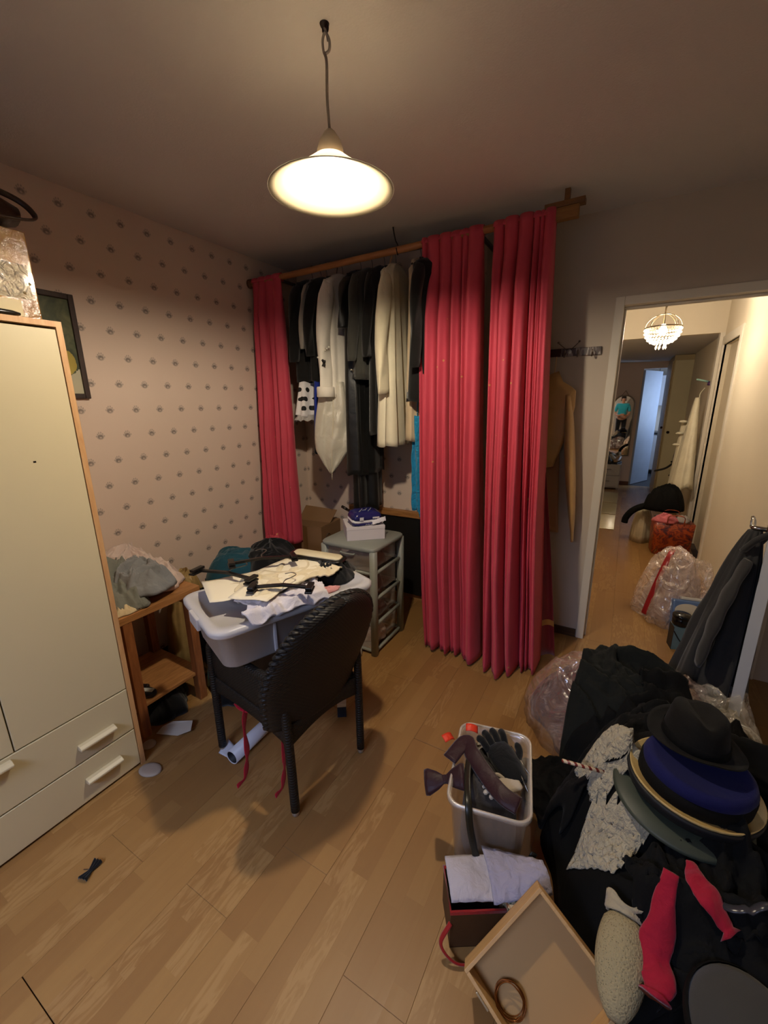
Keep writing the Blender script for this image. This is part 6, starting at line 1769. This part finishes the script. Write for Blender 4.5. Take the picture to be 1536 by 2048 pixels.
    box('side_label', -0.0515, -0.0505, -0.041, 0.041, 0.0, 0.155, plain('dark_side', '1a1c20', 0.5), sb)
    tube('cord', curve_pts([(-0.05, -0.042, 0.13), (-0.02, -0.045, 0.08), (0.02, -0.044, 0.03), (0.05, -0.042, 0.015)]), 0.0035, plain('cord_blk', '0c0c0c'), sb, 6)
    j = tag(empty('black_jar', (0.45, 2.985, 0.156)), 'round black jar standing on the grey blue box', 'jar')
    gl = plain('black_glossy', '0d0d0e', 0.15)
    lathe('jar', [(0.0, 0.0), (0.045, 0.0), (0.05, 0.01), (0.05, 0.045), (0.046, 0.05)], gl, j, 28)
    lathe('lid', [(0.05, 0.05), (0.052, 0.056), (0.052, 0.068), (0.046, 0.075), (0.0, 0.078)], gl, j, 28)
    # pale glossy sheets added over the floor along the left of the hall
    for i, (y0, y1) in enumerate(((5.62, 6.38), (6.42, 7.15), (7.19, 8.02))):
        o = tag(empty('pale_sheet', (-0.28, (y0 + y1) / 2, 0)), ('nearest', 'middle', 'farthest')[i] + ' pale glossy sheet added along the left of the hall', 'mat', 'pale floor sheets in the hall')
        box('mat', -0.32, 0.30, (y0 - y1) / 2, (y1 - y0) / 2, 0.001, 0.006, plain('pale_gloss_%d' % i, 'c4b68c', 0.12, var=0.15, vscale=3), o, 0.002)
    # white chest with shoes and the oval mirror
    c = tag(empty('white_chest', (-0.14, 8.55, 0)), 'low white shoe chest below the mirror at the end of the hall', 'chest')
    wm = plain('chest_white', 'a8a2a0', 0.5)
    box('body', -0.25, 0.15, -0.20, 0.20, 0.02, 0.45, wm, c, 0.01)
    for z in (0.04, 0.25):
        d = box('drawer', -0.24, 0.14, -0.212, -0.20, z, z + 0.19, wm, c, 0.006)
        box('handle', -0.10, 0.0, -0.225, -0.212, z + 0.10, z + 0.115, plain('chest_handle', '7e7874', 0.4), d)
    for x in (-0.23, 0.11):
        for y in (-0.18, 0.16):
            box('foot', x, x + 0.02, y, y + 0.02, 0, 0.02, wm, c)
    for i, (x, y, rz, colr, lab) in enumerate(((-0.20, 8.45, 0.2, '2a241e', 'black'), (-0.06, 8.46, -0.3, '8a6a44', 'tan'), (-0.13, 8.62, 0.5, 'b8ac94', 'cream'))):
        s2 = tag(empty('shoe', (x, y, 0.451), (0, 0, rz)), lab + ' shoe standing on the white chest in the hall', 'shoe', 'shoes on the chest')
        sm = plain('shoe_%d' % i, colr, 0.4)
        loft('upper', [[(0.045 * q * math.cos(a), yy, 0.03 + zq * (0.5 + 0.5 * math.sin(a))) for a in [2 * PI * k / 16 for k in range(16)]] for yy, q, zq in ((-0.13, 0.5, 0.03), (-0.10, 0.9, 0.04), (-0.03, 1.0, 0.06), (0.05, 0.85, 0.10), (0.11, 0.8, 0.11), (0.125, 0.5, 0.10))], sm, s2)
        box('sole', -0.042, 0.042, -0.13, 0.125, 0, 0.03, plain('sole_%d' % i, '18140f' if i else '0c0b0a', 0.5), s2, 0.01)
    # mirror
    mr = tag(empty('oval_mirror', (-0.075, FY - 0.03, 1.18), (0, 0, MIRROR_YAW)), 'tall arched mirror hanging by a cord on the far hall wall', 'mirror')
    gm = NT('mirror_glass')
    gm.set(Base_Color=(0.85, 0.87, 0.88, 1), Metallic=1.0, Roughness=0.02)
    def arch(w_, h_, z0):
        return [(-w_, z0), (w_, z0)] + [(w_ * math.cos(a), h_ + w_ * math.sin(a)) for a in [PI * i / 20 for i in range(21)]]
    A = arch(0.155, 0.28, -0.62)
    mesh('glass', [(x, 0.0, z) for x, z in A], [tuple(range(len(A)))], gm.m, mr)
    fr = plain('mirror_frame', '8a7a6a', 0.4, 0.3)
    tube('frame', [(x, 0.0, z) for x, z in arch(0.165, 0.28, -0.63)], 0.012, fr, mr, 8, closed=True)
    tubes('hanging_cord', [[(-0.06, 0.01, 0.435), (0.0, 0.012, 0.53)], [(0.06, 0.01, 0.435), (0.0, 0.012, 0.53)]], 0.004, plain('mirror_cord', '8a705a'), mr, 6)

hall_things()

# cupboard block in the hall with a door on each visible side
cb = tag(empty('hall_cupboard', (0.80, 8.32, 0)), 'tall cream built-in cupboard at the end of the hall', 'cupboard')
cm_ = plain('cupboard_cream', 'c3b998', 0.5, var=0.04)
box('body', -0.29, 0.30, -0.56, 0.575, 0.0, 2.175, plain('cupboard_tan', 'a8966e', 0.5, var=0.05), cb)
d = box('door', -0.275, -0.03, -0.578, -0.561, 0.02, 2.10, cm_, cb, 0.003)
lathe('knob', [(0.0, 0.03), (0.018, 0.026), (0.022, 0.014), (0.01, 0.0)], plain('knob_dark', '2a1c12', 0.3, 0.5), d, 14).matrix_local = Matrix.Translation((-0.235, -0.579, 1.06)) @ Matrix.Rotation(PI / 2, 4, 'X')
box('door', -0.02, 0.25, -0.578, -0.561, 0.02, 2.10, cm_, cb, 0.003)
d = box('side_door', -0.303, -0.291, -0.50, 0.52, 0.02, 2.10, plain('side_door_tan', 'b3a079', 0.5, var=0.04), cb, 0.003)
lathe('knob', [(0.0, 0.03), (0.016, 0.026), (0.020, 0.014), (0.01, 0.0)], plain('knob_dark2', '2a1c12', 0.3, 0.5), d, 14).matrix_local = Matrix.Translation((-0.304, -0.42, 1.12)) @ Matrix.Rotation(-PI / 2, 4, 'Y')

# ------------------------------------------------------------------ dim kitchen behind the far doorway
KY = 11.1
struct(boxes('wall_kitchen_back', [(-0.3, 1.65, KY, KY + 0.1, 0, 2.18)], PAINT))
struct(boxes('wall_kitchen_left', [(-0.4, -0.3, FY + 0.1, KY, 0, 2.18)], PAINT))
struct(boxes('wall_kitchen_right', [(1.55, 1.65, FY + 0.1, 9.5, 0, 2.18), (1.55, 1.65, 10.5, KY, 0, 2.18), (1.55, 1.65, 9.5, 10.5, 0, 1.0), (1.55, 1.65, 9.5, 10.5, 2.0, 2.18)], PAINT))
struct(boxes('floor_kitchen', [(-0.3, 1.55, FY, KY, -0.009, 0.0)], plain('kitchen_floor', '2a2a2e', 0.5)), 'dark kitchen floor')
kd = empty('door_3', (0.175, FY + 0.06, 0), (0, 0, math.radians(66)))
struct(kd, 'pale door opening into the kitchen')
box('leaf', 0, 0.72, -0.02, 0.02, 0.008, 2.05, plain('kitchen_door', '9aa4b4', 0.5), kd, 0.003)
ku = tag(empty('kitchen_cabinet', (0.65, KY - 0.30, 0)), 'white kitchen base cabinet with a dark worktop in the dim kitchen', 'cabinet')
kw = plain('kitchen_white', 'b8bac0', 0.4)
box('body', -0.60, 0.60, -0.28, 0.29, 0.08, 0.84, kw, ku)
box('plinth', -0.60, 0.60, -0.24, 0.29, 0.0, 0.08, plain('plinth_dark', '15151a', 0.6), ku)
box('worktop', -0.62, 0.62, -0.31, 0.29, 0.84, 0.88, plain('worktop_dark', '26262c', 0.3), ku)
for x in (-0.59, -0.19, 0.21):
    d = box('door', x, x + 0.38, -0.298, -0.28, 0.10, 0.82, kw, ku, 0.003)
    box('handle', x + 0.02, x + 0.035, -0.315, -0.298, 0.60, 0.74, plain('k_handle', '50525a', 0.3, 0.7), d)
kc = tag(empty('wall_cabinet', (0.65, KY - 0.17, 1.42)), 'white kitchen wall cabinet above the worktop', 'cabinet')
box('body', -0.60, 0.60, -0.15, 0.165, 0, 0.62, kw, kc)
for x in (-0.59, -0.19, 0.21):
    box('door', x, x + 0.38, -0.168, -0.151, 0.01, 0.61, kw, kc, 0.003)
tw = tag(empty('hanging_towel', (0.43, 9.60, 0.78)), 'white towel hanging in the kitchen doorway below a black cloth', 'towel')
sheet('towel', lambda u, v: (-0.05 + 0.10 * u, 0.012 * math.sin(9 * u), 0.16 - 0.42 * v), 10, 8, fabric('towel_white', 'b4b8c4'), tw, 0.008)
sheet('black_cloth', lambda u, v: (-0.05 + 0.09 * u, -0.012 + 0.010 * math.sin(8 * u), 0.34 - 0.20 * v), 10, 6, BLK, tw, 0.01)
tube('hook', [(0, 0.0, 0.15), (0, 0.0, 0.36), (0.0, 0.0, 1.40)], 0.004, plain('towel_cord', '3a3a40'), tw, 6)
# ================================================================== person standing behind the camera, seen only in the hall mirror
def ensure_skin(me):
    bm = bmesh.new()
    bm.from_mesh(me)
    bm.verts.layers.skin.verify()
    bm.to_mesh(me)
    bm.free()
def skin_mesh(name, verts, edges, radii, mat, parent, sub=2, root=0):
    me = bpy.data.meshes.new(name)
    me.from_pydata(verts, edges, [])
    ensure_skin(me)
    o = new(name, me, mat, parent)
    md = o.modifiers.new('skin', 'SKIN')
    md.use_smooth_shade = True
    for i, r in enumerate(radii):
        me.skin_vertices[0].data[i].radius = r if isinstance(r, tuple) else (r, r)
    me.skin_vertices[0].data[root].use_root = True
    s = o.modifiers.new('sub', 'SUBSURF')
    s.levels = s.render_levels = sub
    return o
def person():
    r = tag(empty('person', (0.27, -0.52, 0), (0, 0, 0)), 'person in a turquoise shirt and dark trousers, seen in the hall mirror', 'person')
    skin = plain('skin_tone', 'c08a6a', 0.5, var=0.05)
    V = [(0, 0, 0.93), (0, 0.0, 1.12), (0, -0.01, 1.34), (0, 0.0, 1.44), (0, 0.02, 1.54), (0, 0.03, 1.62)]
    E_ = [(0, 1), (1, 2), (2, 3), (3, 4), (4, 5)]
    R_ = [(0.14, 0.10), (0.12, 0.09), (0.14, 0.09), 0.05, (0.065, 0.085), (0.07, 0.085)]
    def chain(start, pts, rads):
        p = start
        for q, rr in zip(pts, rads):
            V.append(q); R_.append(rr); E_.append((p, len(V) - 1)); p = len(V) - 1
        return p
    hands = {}
    for s in (-1, 1):
        hands[s] = chain(2, [(s * 0.17, -0.01, 1.37), (s * 0.21, -0.01, 1.22), (s * 0.235, 0.0, 1.06), (s * 0.15, 0.14, 0.99), (s * 0.06, 0.24, 1.01)], [0.055, 0.045, 0.038, 0.032, 0.024])
        p = chain(hands[s], [(s * 0.02, 0.29, 1.02)], [(0.018, 0.034)])
        for k, (dx, dz, l_) in enumerate(((0.0, 0.030, 0.06), (0.0, 0.010, 0.068), (0.0, -0.010, 0.064), (0.0, -0.028, 0.05))):
            chain(p, [(s * -0.002, 0.31, 1.02 + dz), (s * -0.03, 0.31 + l_ * 0.4, 1.02 + dz * 1.1), (s * -0.045, 0.31 + l_ * 0.55, 1.015 + dz)], [0.009, 0.008, 0.007])
        chain(hands[s], [(s * 0.05, 0.27, 1.05), (s * 0.02, 0.30, 1.07)], [0.011, 0.009])
        chain(0, [(s * 0.09, 0, 0.86), (s * 0.10, 0.01, 0.48), (s * 0.10, -0.02, 0.09), (s * 0.10, 0.08, 0.035)], [0.085, 0.055, 0.038, (0.035, 0.03)])
    skin_mesh('body', V, E_, R_, skin, r)
    shirt = fabric('turquoise_shirt', '2fa0b0', wrinkle=12)
    V2 = [(0, 0, 0.90), (0, 0, 1.12), (0, -0.01, 1.34), (0, 0, 1.43)]
    E2 = [(0, 1), (1, 2), (2, 3)]
    R2 = [(0.175, 0.13), (0.15, 0.115), (0.165, 0.115), 0.075]
    for s in (-1, 1):
        k = len(V2)
        V2 += [(s * 0.17, -0.01, 1.37), (s * 0.212, -0.01, 1.22), (s * 0.232, 0.0, 1.11)]
        R2 += [0.072, 0.062, 0.062]
        E2 += [(2, k), (k, k + 1), (k + 1, k + 2)]
    skin_mesh('shirt', V2, E2, R2, shirt, r)
    tr = fabric('dark_trousers', '17181c', wrinkle=10)
    V3 = [(0, 0, 0.94)]
    R3 = [(0.165, 0.125)]
    E3 = []
    for s in (-1, 1):
        k = len(V3)
        V3 += [(s * 0.09, 0, 0.84), (s * 0.10, 0.01, 0.48), (s * 0.10, -0.02, 0.08)]
        R3 += [0.10, 0.072, 0.065]
        E3 += [(0, k), (k, k + 1), (k + 1, k + 2)]
    skin_mesh('trousers', V3, E3, R3, tr, r)
    hair = plain('dark_hair', '1a120c', 0.5)
    loops = []
    for i in range(9):
        t = i / 8
        q = math.sin(PI / 2 * min(1, 0.15 + t)) if t < 0.9 else 1
        loops.append([(0.092 * q * math.cos(a), -0.005 + 0.10 * q * math.sin(a) - 0.02, 1.72 - 0.20 * t * (1.0 if math.sin(a) < 0.3 else 0.35)) for a in [2 * PI * k / 24 for k in range(24)]])
    loft('hair', loops, hair, r)
    for s in (-1, 1):
        loft('shoe', [[(s * 0.10 + 0.045 * q * math.cos(a), y, 0.035 + zq * math.sin(a)) for a in [2 * PI * k / 16 for k in range(16)]] for y, q, zq in ((-0.10, 0.6, 0.033), (-0.07, 1, 0.034), (0.05, 1.05, 0.034), (0.13, 0.9, 0.03), (0.16, 0.5, 0.02))], plain('black_shoe', '101010', 0.4), r)
    em = plain('face_dark', '2a1610', 0.5)
    for s in (-1, 1):
        lathe('eye', [(0, 0.009), (0.008, 0.005), (0.010, 0), (0.008, -0.005), (0, -0.009)], plain('eye_white', 'd8d4cc', 0.3), r, 12, loc=(s * 0.030, 0.108, 1.60))
        lathe('ear', [(0, 0.03), (0.012, 0.015), (0.014, 0), (0.01, -0.02), (0, -0.028)], skin, r, 12, loc=(s * 0.078, 0.02, 1.585))
    tube('nose', [(0, 0.112, 1.60), (0, 0.130, 1.572), (0, 0.118, 1.562)], [0.008, 0.013, 0.008], skin, r, 10)
    tube('mouth', [(-0.024, 0.104, 1.528), (0, 0.114, 1.527), (0.024, 0.104, 1.528)], 0.005, plain('lips', '8a4a40', 0.5), r, 8)
person()
